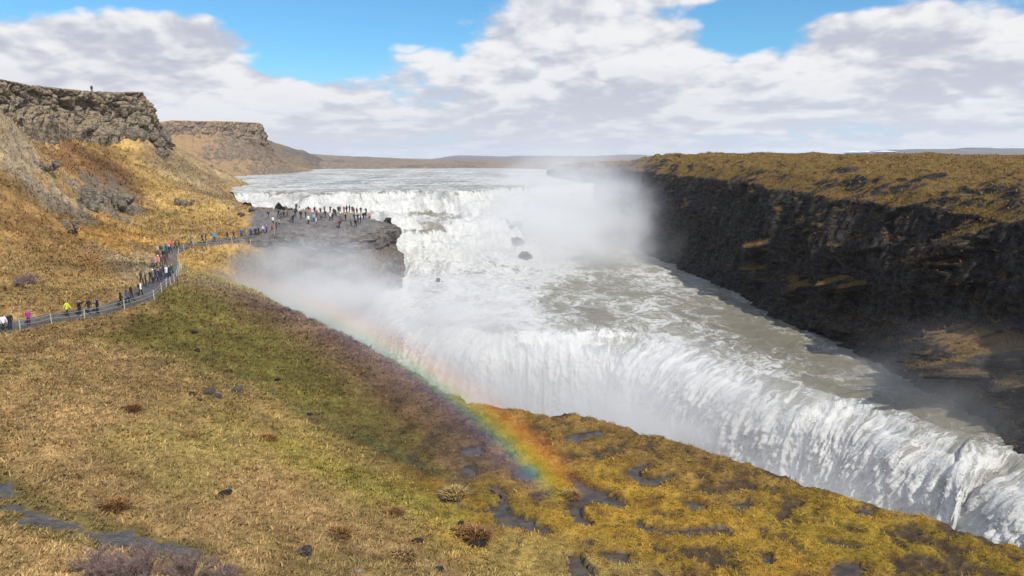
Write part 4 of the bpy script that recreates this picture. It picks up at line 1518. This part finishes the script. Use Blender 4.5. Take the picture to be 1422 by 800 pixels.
PACK, HAT = pack_mesh(), hat_mesh()
CLOTH = {'black': (.012, .012, .014), 'charcoal': (.035, .035, .04), 'navy': (.015, .022, .06), 'white': (.72, .72, .72), 'magenta': (.36, .02, .25), 'neon yellow': (.62, .72, .02),
         'blue': (.02, .09, .36), 'bright blue': (.01, .30, .60), 'orange': (.85, .13, .01), 'red': (.42, .03, .035), 'pink': (.62, .20, .22), 'brown': (.09, .055, .035), 'grey': (.16, .16, .17),
         'green': (.02, .06, .045), 'teal': (.03, .20, .22), 'purple': (.12, .06, .25), 'beige': (.42, .34, .24), 'light blue': (.30, .48, .62)}
CM = {k: simple('cloth_' + k.replace(' ', '_'), v, .85) for k, v in CLOTH.items()}
CM['skin'] = simple('skin', (.45, .27, .19), .6)
CM['shoe'] = simple('shoe_leather', (.03, .026, .024), .6)
CM['pale shoe'] = simple('pale_shoe', (.55, .55, .53), .7)
HAIR = [simple('hair_dark', (.02, .014, .01), .6), simple('hair_brown', (.07, .04, .02), .6), simple('hair_fair', (.25, .16, .07), .6)]
USED = {}


def person(p, pose, face, jacket, trousers='black', pack=None, hat=None, where='on the path', k=0, shoe='shoe', label=None):
    o = bpy.data.objects.new('person', BODY[pose])
    COL.objects.link(o)
    for i, m in enumerate((CM[jacket], CM[trousers], CM['skin'], CM[shoe], HAIR[k % 3])):
        o.material_slots[i].link = 'OBJECT'
        o.material_slots[i].material = m
    o.location = p
    o.rotation_euler = (0, 0, rad(face))
    sc = .95 + .10 * ((k * 37) % 11) / 10
    o.scale = (sc, sc, sc)
    if pack:
        c = bpy.data.objects.new('backpack', PACK); COL.objects.link(c); c.parent = o
        c.location = (0, -.215, 1.24)
        c.material_slots[0].link = 'OBJECT'; c.material_slots[0].material = CM[pack]
    if hat:
        c = bpy.data.objects.new('hat', HAT); COL.objects.link(c); c.parent = o
        c.location = (0, .008, 1.645)
        c.material_slots[0].link = 'OBJECT'; c.material_slots[0].material = CM[hat]
    verb = {'stand': 'standing', 'walk': 'walking', 'photo': 'hands raised', 'pocket': 'hands in pockets', 'lean': 'arms forward'}[pose]
    lab = label or f"person in {jacket} jacket" + (f", {pack} backpack" if pack else '') + (f", {hat} hat" if hat else '') + f", {trousers} trousers, {verb} {where}"
    USED.setdefault(lab, []).append(o)
    tag(o, lab, 'person')
    return o


# near walkers: feet pixels, pose, heading (0 = away along +Y, 90 = to the left)
W1 = 'on the path by the rope fence'
NEAR = [(0, 461, 'walk', 250, 'white', 'charcoal', None, None), (6, 460, 'walk', 70, 'white', 'black', None, None), (15, 458.5, 'stand', 60, 'black', 'navy', None, None), (40.5, 452, 'stand', 200, 'magenta', 'black', None, None),
        (94, 440, 'walk', 265, 'neon yellow', 'black', None, None), (111, 439.5, 'photo', 250, 'black', 'black', None, None), (124, 436, 'walk', 80, 'black', 'charcoal', None, None), (135.6, 435.2, 'stand', 330, 'black', 'black', 'grey', None),
        (168.4, 426, 'walk', 310, 'black', 'black', None, None), (177.2, 422.6, 'walk', 320, 'blue', 'black', None, None), (183, 418, 'walk', 320, 'black', 'charcoal', None, None), (195.5, 411, 'walk', 330, 'white', 'black', 'navy', None),
        (196.6, 396, 'walk', 340, 'green', 'black', None, None), (203, 398, 'stand', 300, 'charcoal', 'black', None, None), (209.7, 394.5, 'walk', 330, 'black', 'navy', None, None), (213, 393.5, 'stand', 150, 'grey', 'black', None, 'white'),
        (217, 392, 'walk', 330, 'navy', 'black', None, None), (221.5, 391.5, 'walk', 150, 'navy', 'charcoal', None, None), (224.5, 389, 'stand', 170, 'charcoal', 'navy', None, None), (231.4, 387.6, 'walk', 160, 'white', 'navy', None, None),
        (235.5, 386, 'stand', 160, 'navy', 'black', None, None), (239.3, 384.5, 'walk', 160, 'charcoal', 'black', None, None), (228, 385, 'walk', 340, 'black', 'black', 'navy', None),
        (213, 373, 'walk', 350, 'grey', 'black', None, None), (216, 372.5, 'walk', 170, 'pink', 'black', None, None), (220.5, 371.5, 'walk', 175, 'pink', 'navy', None, 'white'), (225, 371, 'stand', 200, 'charcoal', 'black', None, None), (230, 370, 'walk', 0, 'navy', 'black', None, None),
        (223, 360, 'walk', 0, 'grey', 'black', None, None), (228, 361, 'walk', 180, 'black', 'black', None, None), (232, 362, 'walk', 10, 'green', 'black', None, None),
        (219, 353.5, 'walk', 200, 'beige', 'brown', None, None), (223.5, 354.5, 'walk', 0, 'charcoal', 'black', None, None), (227.5, 354, 'walk', 200, 'teal', 'black', None, None), (230.5, 348, 'stand', 180, 'beige', 'black', None, 'neon yellow'), (233, 349, 'walk', 190, 'pink', 'navy', None, None),
        (236.6, 346.5, 'stand', 200, 'orange', 'black', None, None), (237.3, 351.5, 'walk', 340, 'navy', 'black', 'light blue', None), (244, 346, 'walk', 300, 'brown', 'black', None, None), (248.5, 345.5, 'walk', 300, 'brown', 'charcoal', None, None),
        (265.5, 341, 'walk', 290, 'grey', 'black', None, None), (281.3, 337.5, 'walk', 290, 'charcoal', 'black', None, None), (286, 337, 'stand', 110, 'black', 'black', None, None), (298, 335.5, 'pocket', 200, 'bright blue', 'navy', None, None),
        (316, 332.5, 'walk', 290, 'black', 'black', None, None), (324.7, 331, 'walk', 290, 'brown', 'black', None, None), (335.5, 330.2, 'stand', 220, 'blue', 'charcoal', None, None), (342.8, 329, 'walk', 280, 'beige', 'beige', None, None), (348.7, 328.5, 'walk', 290, 'charcoal', 'black', None, None),
        (355, 327, 'stand', 200, 'navy', 'black', None, None), (359.5, 326.5, 'walk', 290, 'black', 'black', None, None), (365.4, 324.5, 'walk', 290, 'white', 'navy', None, None), (370.3, 323.5, 'stand', 250, 'purple', 'black', None, None), (378, 321.5, 'walk', 290, 'red', 'black', None, None)]
for k, (u, v, pose, face, ja, tr, pk, ht) in enumerate(NEAR):
    p = hit(u, v)
    h, _ = land_height(np.array([p[0]]), np.array([p[1]]))
    wh = ('on near path by fence' if u < 150 and v > 430 else 'on path before bend' if v > 400 else 'in crowd at path bend' if v > 380 else 'in queue behind path bend' if v > 343 and u < 255 else 'on path towards platform')
    person((p[0], p[1], h[0] - .015), pose, face, ja, tr, pk, ht, wh, k, 'pale shoe' if k == 5 else 'shoe')
TOPROW = [363.4, 370, 373, 378.4, 384.3, 387.4, 401.3, 404.7, 408, 416, 425.3, 428.4, 430.7, 437, 445, 451, 458.8, 463.5, 470, 472.5, 478, 481.7, 485.6, 489.5, 491.8, 495.7, 501.4, 508.5]
r = random.Random(5)
for k, u in enumerate(TOPROW):
    v = np.interp(u, [355, 400, 430, 470, 510], [288.6, 291.8, 295, 297.2, 299.5])
    ja = 'red' if k in (4, 12, 20, 24) else r.choice(['black', 'charcoal', 'navy', 'grey', 'black', 'brown', 'charcoal'])
    p = atz(u, v, 18.05)
    h, _ = land_height(p[:1], p[1:2])
    person((p[0], p[1], h[0] - .02), r.choice(['stand', 'stand', 'photo', 'pocket', 'lean', 'walk']), r.uniform(-50, 60), ja, r.choice(['black', 'navy', 'charcoal']), None, None, 'at far platform edge', k)
SECOND = [(373.4, 305, 'charcoal'), (379, 311, 'white'), (384, 318, 'black'), (387.4, 315, 'beige'), (387, 302.5, 'black'), (390.4, 304, 'navy'), (394, 303, 'charcoal'), (404, 308.6, 'grey'), (407, 310, 'black'), (410.5, 301, 'navy'), (412, 297, 'charcoal'),
          (424.8, 302.5, 'navy'), (428.4, 310, 'white'), (436, 308.7, 'light blue'), (439, 310, 'white'), (446, 305.6, 'grey'), (458.8, 308.7, 'white'), (462, 307, 'black'), (471.7, 316.4, 'red'), (474, 309, 'grey'), (488, 315, 'grey'), (497, 310, 'charcoal'),
          (501, 312.5, 'black'), (505, 303.5, 'navy'), (508, 305, 'black'), (513.5, 304, 'pink'), (452, 303, 'black'), (466, 302, 'charcoal'), (480, 306, 'black'), (492, 304, 'navy'), (418, 305, 'black'), (399, 302, 'brown'), (494, 316, 'black'), (440, 301, 'red')]
for k, (u, v, ja) in enumerate(SECOND):
    p = hit(u, v)
    if p[1] > 176 or p[1] < 125:
        p = atz(u, v, 17.6)
    h, _ = land_height(p[:1], p[1:2])
    person((p[0], p[1], h[0] - .02), r.choice(['stand', 'stand', 'walk', 'pocket', 'lean']), r.uniform(0, 360), ja, r.choice(['black', 'navy', 'charcoal']), 'black' if k % 6 == 0 else None, None, 'amid the rock platform', k)
p = aty(127.5, 126, 170)
person((p[0], p[1], p[2] - .5), 'stand', 20, 'black', 'black', None, None, '', 1, label='lone dark figure standing on top of the cliff cap')
for lab, l in USED.items():
    if len(l) > 1:
        for o in l:
            o['group'] = 'look-alikes: ' + lab.split(',')[0]

# ------------------------------------------------------------------ dry grass
def tufts(name, P, Nn, C, L, blades, seed, mat, width=.030):
    g = np.random.default_rng(seed)
    n = len(P)
    down = -Nn[:, :2] * -1.0
    down = Nn[:, :2] / (np.linalg.norm(Nn[:, :2], axis=1)[:, None] + .05)
    P3 = np.repeat(P, blades, 0); D3 = np.repeat(down, blades, 0); L3 = np.repeat(L, blades) * g.uniform(.55, 1.25, n * blades)
    C3 = np.repeat(C, blades, 0) * g.uniform(.72, 1.30, (n * blades, 1))
    a = g.uniform(0, 2 * math.pi, n * blades)
    rd = np.stack([np.cos(a), np.sin(a)], 1)
    lean = D3 * g.uniform(.1, .8, (n * blades, 1)) + rd * g.uniform(.15, .75, (n * blades, 1))
    up = g.uniform(.35, .85, n * blades)
    base = P3 + np.concatenate([rd * L3[:, None] * .22, np.full((n * blades, 1), -.03)], 1)
    mid = base + np.concatenate([lean * .40 * L3[:, None], (up * .62 * L3)[:, None]], 1)
    tip = base + np.concatenate([lean * L3[:, None], (up * .72 * L3)[:, None]], 1)
    sd = np.stack([-rd[:, 1], rd[:, 0], 0 * a], 1) * (width * (L3 / .35))[:, None]
    V = np.stack([base - sd, base + sd, mid + sd * .7, mid - sd * .7, tip], 1).reshape(-1, 3)
    m = n * blades
    i = np.arange(m)[:, None] * 5
    Fa = np.concatenate([i + np.array([[0, 1, 2]]), i + np.array([[0, 2, 3]]), i + np.array([[3, 2, 4]])], 0)
    CC = np.repeat(C3, 5, 0)
    ob = mesh_np(name, V, Fa, mat, smooth=False, attrs={'Col': ('FLOAT_COLOR', np.clip(CC, .005, .9))})
    ob['kind'] = 'stuff'
    return ob


def blade(t, b):
    a = t.n('ShaderNodeAttribute', attribute_name='Col').outputs['Color']
    t.put(b.inputs['Base Color'], a)
    b.inputs['Roughness'].default_value = .75
    b.inputs['Specular IOR Level'].default_value = .2


M_BLADE = principled('dry_grass', blade)
LG = G
nrw, ncl = LG.shape[:2]
cy = LG[:-1, :-1, 1]; cx = LG[:-1, :-1, 0]; cz = LG[:-1, :-1, 2]
cellA = np.abs((LG[:-1, 1:, 0] - LG[:-1, :-1, 0]) * (LG[1:, :-1, 1] - LG[:-1, :-1, 1]))
uu, vv = project(cx, cy, cz)
sel = (uu > -60) & (uu < 1480) & (vv < 860) & (vv > 120) & (slope[:-1, :-1] < 1.0) & (rockm.reshape(nrw, ncl)[:-1, :-1] < .4)
sel &= (sdg.reshape(nrw, ncl)[:-1, :-1] < -.1) & (cy > 20) & (cy < 210)
pdm = np.minimum(seg_dist(cx.ravel(), cy.ravel(), PXY), seg_dist(cx.ravel(), cy.ravel(), PXY2) * 2.1 + 2.0 * fbm(cx.ravel() * .35, cy.ravel() * .35, 2.2, 4, .6) + .25).reshape(cx.shape)
sel &= (pdm > 1.35)
sel &= ~((cz < PUD_Z + .03) & (cy < 75) & (cz > 4))
sel &= ~((cz > 15.8) & (cz < 18.6) & (cx > -62) & (cy > 128) & (cx + 62 > (cy - 140) * .2 - 3) & (uu > 335))
sel &= ~inside(cx.ravel(), cy.ravel(), CAPPOLY).reshape(cx.shape)
wgt = (sel * cellA / np.maximum(cy, 28) ** 1.45).ravel()
wgt /= wgt.sum()
NT_ = 105000
pick = np.random.default_rng(3).choice(wgt.size, NT_, p=wgt)
pi, pj = np.unravel_index(pick, cx.shape)
fr = np.random.default_rng(4).uniform(0, 1, (NT_, 2))
P0 = LG[pi, pj]; Pu = LG[pi, pj + 1] - P0; Pv = LG[pi + 1, pj] - P0
PT = P0 + Pu * fr[:, :1] + Pv * fr[:, 1:]
cc = colr.reshape(nrw, ncl, 3)[pi, pj]
g = np.random.default_rng(5)
tint = g.uniform(0, 1, (NT_, 1))
cc = cc * (0.85 + .5 * tint) + np.array([.05, .035, .01]) * tint
Ls = np.clip(.17 + PT[:, 1] * .0030, .2, .62) * g.uniform(.65, 1.35, NT_)
bench = (PT[:, 2] < 6.6) & (PT[:, 1] < 100)
Ls = np.where(bench, Ls * .72, Ls)
tufts('dry_grass', PT, nrm[pi, pj] * np.sign(nrm[pi, pj][:, 2:]), cc, Ls, 4, 11, M_BLADE)
# grass on the brow and top of the far plateau
wr = np.where((par > 4.75) & (par < 7.6))[0]
sub_ = WALLG[wr]
Ar = np.linalg.norm(np.cross(sub_[:-1, 1:] - sub_[:-1, :-1], sub_[1:, :-1] - sub_[:-1, :-1]), axis=-1)
w2_ = (Ar / np.maximum(sub_[:-1, :-1, 1], 50) ** 1.2).ravel(); w2_ /= w2_.sum()
pk = np.random.default_rng(8).choice(w2_.size, 26000, p=w2_)
qi, qj = np.unravel_index(pk, Ar.shape)
f2 = np.random.default_rng(9).uniform(0, 1, (26000, 2))
B0 = sub_[qi, qj]
BP = B0 + (sub_[qi, qj + 1] - B0) * f2[:, :1] + (sub_[qi + 1, qj] - B0) * f2[:, 1:]
nb2 = fbm(BP[:, 0] * .2, BP[:, 1] * .2, 4.0, 4)
bc = np.array([.29, .175, .05]) * (1 + .4 * nb2)[:, None]
bc = np.where((nb2 > .38)[:, None], np.array([.13, .075, .03]), bc)
bc = bc * (1 + .5 * fbm(BP[:, 0] * .05, BP[:, 1] * .05, 14.0, 3))[:, None]
NW = np.tile(np.array([-.4, 0, .9]), (26000, 1))
wf = np.where((par > .6) & (par < 4.8))[0]
wg = WALLG[wf]
wn = grid_normals(wg); wn = wn * np.sign((-wn[..., 0] + wn[..., 2]))[..., None]
cand = np.argwhere((wn[..., 2] + .25 * fbm(wg[..., 1] * .3, wg[..., 2] * .3, 3., 3) > .72) & (wg[..., 1] < 190))
cand = cand[np.random.default_rng(21).choice(len(cand), min(7000, len(cand)), replace=False)]
WP = wg[cand[:, 0], cand[:, 1]] + np.random.default_rng(22).normal(0, .12, (len(cand), 3))
WC = np.array([.17, .105, .035]) * np.random.default_rng(23).uniform(.5, 1.3, (len(cand), 1))
tufts('ledge_grass', WP, np.tile(np.array([-.6, 0, .8]), (len(cand), 1)), WC, np.full(len(cand), .42), 5, 31, M_BLADE)
tufts('dry_grass', BP, NW, bc, np.clip(.25 + BP[:, 1] * .0022, .3, .7), 4, 13, M_BLADE)

# ------------------------------------------------------------------ big tussocks that stand out of the turf
for k, (u, v, sz, col_, lab) in enumerate(((662, 748, 1.5, (.20, .105, .04), 'big rusty brown tussock in yellow grass beside the muddy channel'), (640, 742, 1.0, (.24, .13, .045), 'smaller rusty tussock leaning against the big one'),
                                           (372, 612, 1.1, (.24, .125, .04), 'reddish tussock above the yellow green slope'), (548, 714, 1.0, (.22, .12, .045), 'low brown tussock in the straw coloured grass near the bench'),
                                           (792, 690, 1.1, (.27, .18, .075), 'straw coloured tussock standing on the bench beside the largest pool'), (632, 690, 1.5, (.34, .25, .10), 'pale straw hummock on an islet in the muddy channel'),
                                           (185, 570, 1.0, (.18, .085, .03), 'dark red tussock in dry grass below the path'), (160, 706, 1.1, (.20, .11, .04), 'brown tussock just above the lower gravel path'),
                                           (470, 745, 1.1, (.22, .12, .045), 'rust coloured tussock in yellowish grass'), (560, 776, 1.2, (.26, .17, .07), 'tawny tussock near the black stones'))):
    c0 = hit(u, v)
    gg_ = np.random.default_rng(60 + k)
    nd = gg_.normal(size=(130, 3)); nd[:, 2] = np.abs(nd[:, 2]) * .9 + .15; nd /= np.linalg.norm(nd, axis=1)[:, None]
    off = nd * np.array([.5, .42, .36]) * sz
    TC = np.array(col_) * gg_.uniform(.8, 1.5, (130, 1))
    o = tufts('grass_tussock', off, nd, TC, np.full(130, .36 * sz), 6, 70 + k, M_BLADE, .024)
    o.location = (c0[0], c0[1], c0[2] - .05)
    del o['kind']
    tag(o, lab, 'tussock')

# ------------------------------------------------------------------ bare shrubs at the lower path
def shrub(u, v, size, label, seed):
    base = hit(u, v)
    rr = random.Random(seed)
    root = bpy.data.objects.new('bare_shrub', None); COL.objects.link(root)
    root.location = base
    tag(root, label, 'shrub', 'bare shrubs beside the lower path')
    st, tw = [], []
    for k in range(36):
        a = rr.uniform(0, 6.28); sp = rr.uniform(.15, 1.0)
        tip = Vector((math.cos(a) * sp * size, math.sin(a) * sp * size * .8, size * rr.uniform(.45, .85) * (1.15 - .4 * sp)))
        b0 = Vector((math.cos(a) * .25 * size * sp, math.sin(a) * .25 * size * sp, -.1))
        mid = b0.lerp(tip, .5) + Vector((rr.uniform(-.1, .1), rr.uniform(-.1, .1), .12 * size))
        st.append(tube(b0, mid, .02, .014, 4)); st.append(tube(mid, tip, .014, .008, 4))
        for j in range(44):
            q = (b0.lerp(mid, rr.random()) if j % 3 == 0 else mid.lerp(tip, rr.random()))
            e = q + Vector((rr.gauss(0, .22), rr.gauss(0, .22), rr.uniform(.1, .5))) * size * .42
            tw.append(tube(q, e, .008, .004, 3))
    br = mesh_of('branches', st, M_BARK, root)
    mesh_of('twigs', tw, M_TWIG, br)


M_BARK = simple('shrub_bark', (.10, .075, .065))
M_TWIG = simple('shrub_twigs', (.24, .165, .15))
for k, (u, v, s_, lab) in enumerate(((135, 800, 1.3, 'leafless purple grey shrub with a dark forked stem beside the lower path'), (200, 800, 1.5, 'broad leafless purplish shrub in the middle of the thicket'),
                                     (262, 806, 1.4, 'leafless reddish shrub at the downhill end of the thicket'), (165, 815, 1.3, 'low leafless shrub in front of the forked one'), (310, 815, 1.0, 'small reddish leafless shrub in dry grass past the thicket'),
                                     (40, 395, 1.6, 'dark leafless bush on the slope above the magenta jacket'), (28, 398, 1.1, 'small dark bush beside a larger leafless bush above the path'))):
    shrub(u, v, s_, lab, k)

# snow patches on the far plateau
M_SNOW = simple('old_snow', (.82, .84, .88), .6)
for k, (u, v, w) in enumerate(((1183, 212.0, 22), (1202, 211.6, 14), (1228, 211.2, 34))):
    p = aty(u, v, 2600)
    V = [(w * math.cos(a) * (1 + .2 * math.sin(3 * a + k)), 2.2 * w * math.sin(a), .5) for a in np.linspace(0, 2 * math.pi, 20)[:-1]]
    me = bpy.data.meshes.new('snow_patch'); me.from_pydata(V + [(0, 0, 6), (0, 0, -12)], [], [(i, (i + 1) % 19, 19) for i in range(19)] + [((i + 1) % 19, i, 20) for i in range(19)])
    me.materials.append(M_SNOW)
    o = bpy.data.objects.new('snow_patch', me); COL.objects.link(o); o.location = p
    structure(o)

# ------------------------------------------------------------------ spray
def mist(center, radii, rotz, dens, seed, thr=(.30, .75), nscale=1.6, power=1.0):
    import bmesh
    bm = bmesh.new()
    bmesh.ops.create_icosphere(bm, subdivisions=3, radius=1.0)
    me = bpy.data.meshes.new('spray_mist'); bm.to_mesh(me); bm.free()
    m = bpy.data.materials.new('spray_mist')
    m.use_nodes = True
    t = NT(m.node_tree)
    o = t.n('ShaderNodeTexCoord').outputs['Object']
    r2 = t.vec('DOT_PRODUCT', o, o)
    fall = t.math('POWER', t.math('MAXIMUM', t.math('SUBTRACT', 1.0, r2), 0.0), 2.0)
    n = t.noise(t.vec('ADD', o, (seed * 3.7, seed * 1.3, seed * .7)), nscale, 3, .55)
    dn = t.math('MULTIPLY', t.math('MULTIPLY', fall, t.ramp(n, *thr, .05, 1.6)), dens)
    vs = t.n('ShaderNodeVolumeScatter')
    vs.inputs['Color'].default_value = (.96, .965, 1.0, 1)
    vs.inputs['Anisotropy'].default_value = 0.0
    t.put(vs.inputs['Density'], dn)
    t.put(t.n('ShaderNodeOutputMaterial').inputs['Volume'], vs.outputs[0])
    me.materials.append(m)
    ob = bpy.data.objects.new('spray_mist', me)
    COL.objects.link(ob)
    ob.location = center; ob.scale = radii; ob.rotation_euler = (0, 0, rotz)
    ob['kind'] = 'stuff'
    return ob


CREV = math.atan2(-.75, .66)
mist((-32, 117, 6), (22, 17, 14), 0, .26, 1, nscale=2.2)
mist((-8, 97, 2), (30, 15, 15), CREV, .26, 2, nscale=2.4)
mist((14, 74, 1), (32, 13, 13), CREV, .24, 3, nscale=2.4)
mist((32, 54, -2), (22, 9, 11), CREV, .16, 8, nscale=2.2)
mist((16, 212, 15), (34, 56, 24), 0, .060, 4, nscale=3.0)
mist((42, 62, 8), (18, 13, 10), CREV, .035, 6, nscale=2.2)
mist((4, 175, 11), (30, 62, 14), 0, .05, 5, nscale=2.4)
mist((24, 178, 13), (18, 48, 16), 0, .04, 7, nscale=2.4)


# ------------------------------------------------------------------ haze: even, thin air that pales the far slopes
hm = bpy.data.materials.new('haze'); hm.use_nodes = True
ht = NT(hm.node_tree)
hv = ht.n('ShaderNodeVolumePrincipled')
hv.inputs['Color'].default_value = (.86, .91, 1.0, 1)
hv.inputs['Density'].default_value = 0.9e-4
ht.put(ht.n('ShaderNodeOutputMaterial').inputs['Volume'], hv.outputs[0])
hz = mesh_of('haze', [([(x, y, z) for x in (-9000, 9000) for y in (-400, 9500) for z in (-80, 140)], [(0, 1, 3, 2), (4, 6, 7, 5), (0, 4, 5, 1), (2, 3, 7, 6), (0, 2, 6, 4), (1, 5, 7, 3)])], hm)
hz['kind'] = 'stuff'

# ------------------------------------------------------------------ rainbow: refracted light painted as colour bands into a thin volume sheet
def rainbow():
    a0, e0 = rad(-42), rad(-46.5)
    ax = np.array([math.sin(a0) * math.cos(e0), math.cos(a0) * math.cos(e0), math.sin(e0)])
    e1 = np.cross(ax, [0, 0, 1.]); e1 /= np.linalg.norm(e1); e2 = np.cross(e1, ax)
    cone = lambda th, ph: math.cos(th) * ax + math.sin(th) * (math.cos(ph) * e1 + math.sin(ph) * e2)
    pa, pb = rad(12.0), rad(68)
    th = rad(41.6)
    pm = .5 * (pa + pb)
    P = [cone(th, pa) * 47, cone(th, pm) * 57.5, cone(th, pb) * 76]
    n = np.cross(P[1] - P[0], P[2] - P[0]); n /= np.linalg.norm(n)
    if n @ P[0] < 0:
        n = -n
    c = n @ P[0]
    on = lambda th_, ph: cone(th_, ph) * (c / (cone(th_, ph) @ n))
    ex = np.cross(n, [0, 0, 1.]); ex /= np.linalg.norm(ex); ey = np.cross(n, ex)
    ph = np.linspace(pa, pb, 80)
    # conic fit of the mid line in the sheet's own plane
    pts = np.array([on(th, p_) for p_ in np.linspace(0, 2 * math.pi, 120)]) - c * n
    X, Y = pts @ ex, pts @ ey
    S_ = 100.
    A = np.stack([X * X, X * Y, Y * Y, X, Y], 1) / np.array([S_**2, S_**2, S_**2, S_, S_])
    k = np.linalg.lstsq(A, np.ones(len(X)), rcond=None)[0] / np.array([S_**2, S_**2, S_**2, S_, S_])
    Mq = np.array([[k[0], k[1] / 2], [k[1] / 2, k[2]]])
    ctr = np.linalg.solve(2 * Mq, -k[3:])
    val = 1 - (ctr @ Mq @ ctr + k[3:] @ ctr)
    w, U = np.linalg.eigh(Mq / val)
    ab_ = 1 / np.sqrt(w)
    O = c * n + ctr[0] * ex + ctr[1] * ey + np.array([0, 0, CZ])
    axx = U[0, 0] * ex + U[1, 0] * ey
    axy = U[0, 1] * ex + U[1, 1] * ey
    R = np.stack([axx, axy, np.cross(axx, axy)], 1)
    # local ring: radius 1 is the middle of the bow, sheet 0.5 m thick
    V, Fc = [], []
    thick = .3

    def local(p):
        q = R.T @ (p + np.array([0, 0, CZ]) - O)
        return q[0] / ab_[0], q[1] / ab_[1]
    lc = [local(on(th, p_)) for p_ in ph]
    ang = np.unwrap([math.atan2(y, x) for x, y in lc])
    rin = [math.hypot(*local(on(rad(38.9), p_))) for p_ in ph]
    rout = [math.hypot(*local(on(rad(43.6), p_))) for p_ in ph]
    lo, hi = np.mean(rin), np.mean(rout)
    for t in ang:
        for rr in (lo, hi):
            for zz in (-thick, thick):
                V.append((math.cos(t) * rr, math.sin(t) * rr, zz))
    nn = len(ang)
    for i in range(nn - 1):
        q = i * 4
        for a, b in ((0, 1), (1, 3), (3, 2), (2, 0)):
            Fc.append((q + a, q + b, q + 4 + b, q + 4 + a))
    Fc.append((0, 2, 3, 1)); Fc.append(tuple((nn - 1) * 4 + i for i in (0, 1, 3, 2)))
    me = bpy.data.meshes.new('rainbow'); me.from_pydata(V, [], Fc)
    import bmesh
    bm = bmesh.new(); bm.from_mesh(me); bmesh.ops.recalc_face_normals(bm, faces=bm.faces); bm.to_mesh(me); bm.free()
    ob = bpy.data.objects.new('rainbow', me)
    COL.objects.link(ob)
    ob.matrix_world = Matrix.Translation(O) @ Matrix([list(r_) for r_ in R]).to_4x4() @ Matrix.Diagonal((ab_[0], ab_[1], 1, 1))
    m = bpy.data.materials.new('painted_rainbow'); m.use_nodes = True
    t = NT(m.node_tree)
    o = t.n('ShaderNodeTexCoord').outputs['Object']
    x, y, z = t.sep(o)
    rr = t.math('SQRT', t.math('ADD', t.math('MULTIPLY', x, x), t.math('MULTIPLY', y, y)))
    f = t.ramp(rr, lo, hi, 0, 1, False)
    cr = t.n('ShaderNodeValToRGB')
    t.put(cr.inputs[0], f)
    el_ = cr.color_ramp.elements
    stops = [(0, (.0, .0, .0)), (.22, (.02, .015, .04)), (.38, (.05, .035, .13)), (.46, (.04, .12, .30)), (.53, (.05, .40, .25)), (.61, (.50, .55, .03)), (.69, (.80, .42, .0)), (.78, (.75, .14, .0)), (.88, (.22, .03, .0)), (1, (.0, .0, .0))]
    while len(el_) < len(stops):
        el_.new(.5)
    for e_, (p_, c_) in zip(el_, stops):
        e_.position = p_; e_.color = (*c_, 1)
    angn = t.math('ARCTAN2', y, x)
    a_lo, a_hi = (ang[0], ang[-1])
    s_ = t.ramp(angn, a_lo, a_hi, 0, 1, False)
    fade = t.math('MULTIPLY', t.ramp(s_, .0, .10), t.ramp(s_, .15, 1.0, 1.0, .1))
    nz = t.ramp(t.noise(t.vec('MULTIPLY', o, (ab_[0], ab_[1], 1)), .12, 3), .2, .7, .6, 1.1)
    vs = t.n('ShaderNodeVolumeScatter')
    t.put(vs.inputs['Color'], cr.outputs[0])
    t.put(vs.inputs['Density'], t.math('MULTIPLY', t.math('MULTIPLY', fade, nz), .62))
    vs.inputs['Anisotropy'].default_value = -.35
    t.put(t.n('ShaderNodeOutputMaterial').inputs['Volume'], vs.outputs[0])
    me.materials.append(m)
    ob['kind'] = 'stuff'
    print('rainbow', lo, hi, ang[0], ang[-1], ab_, O)


rainbow()
print('done', time.time() - T0)
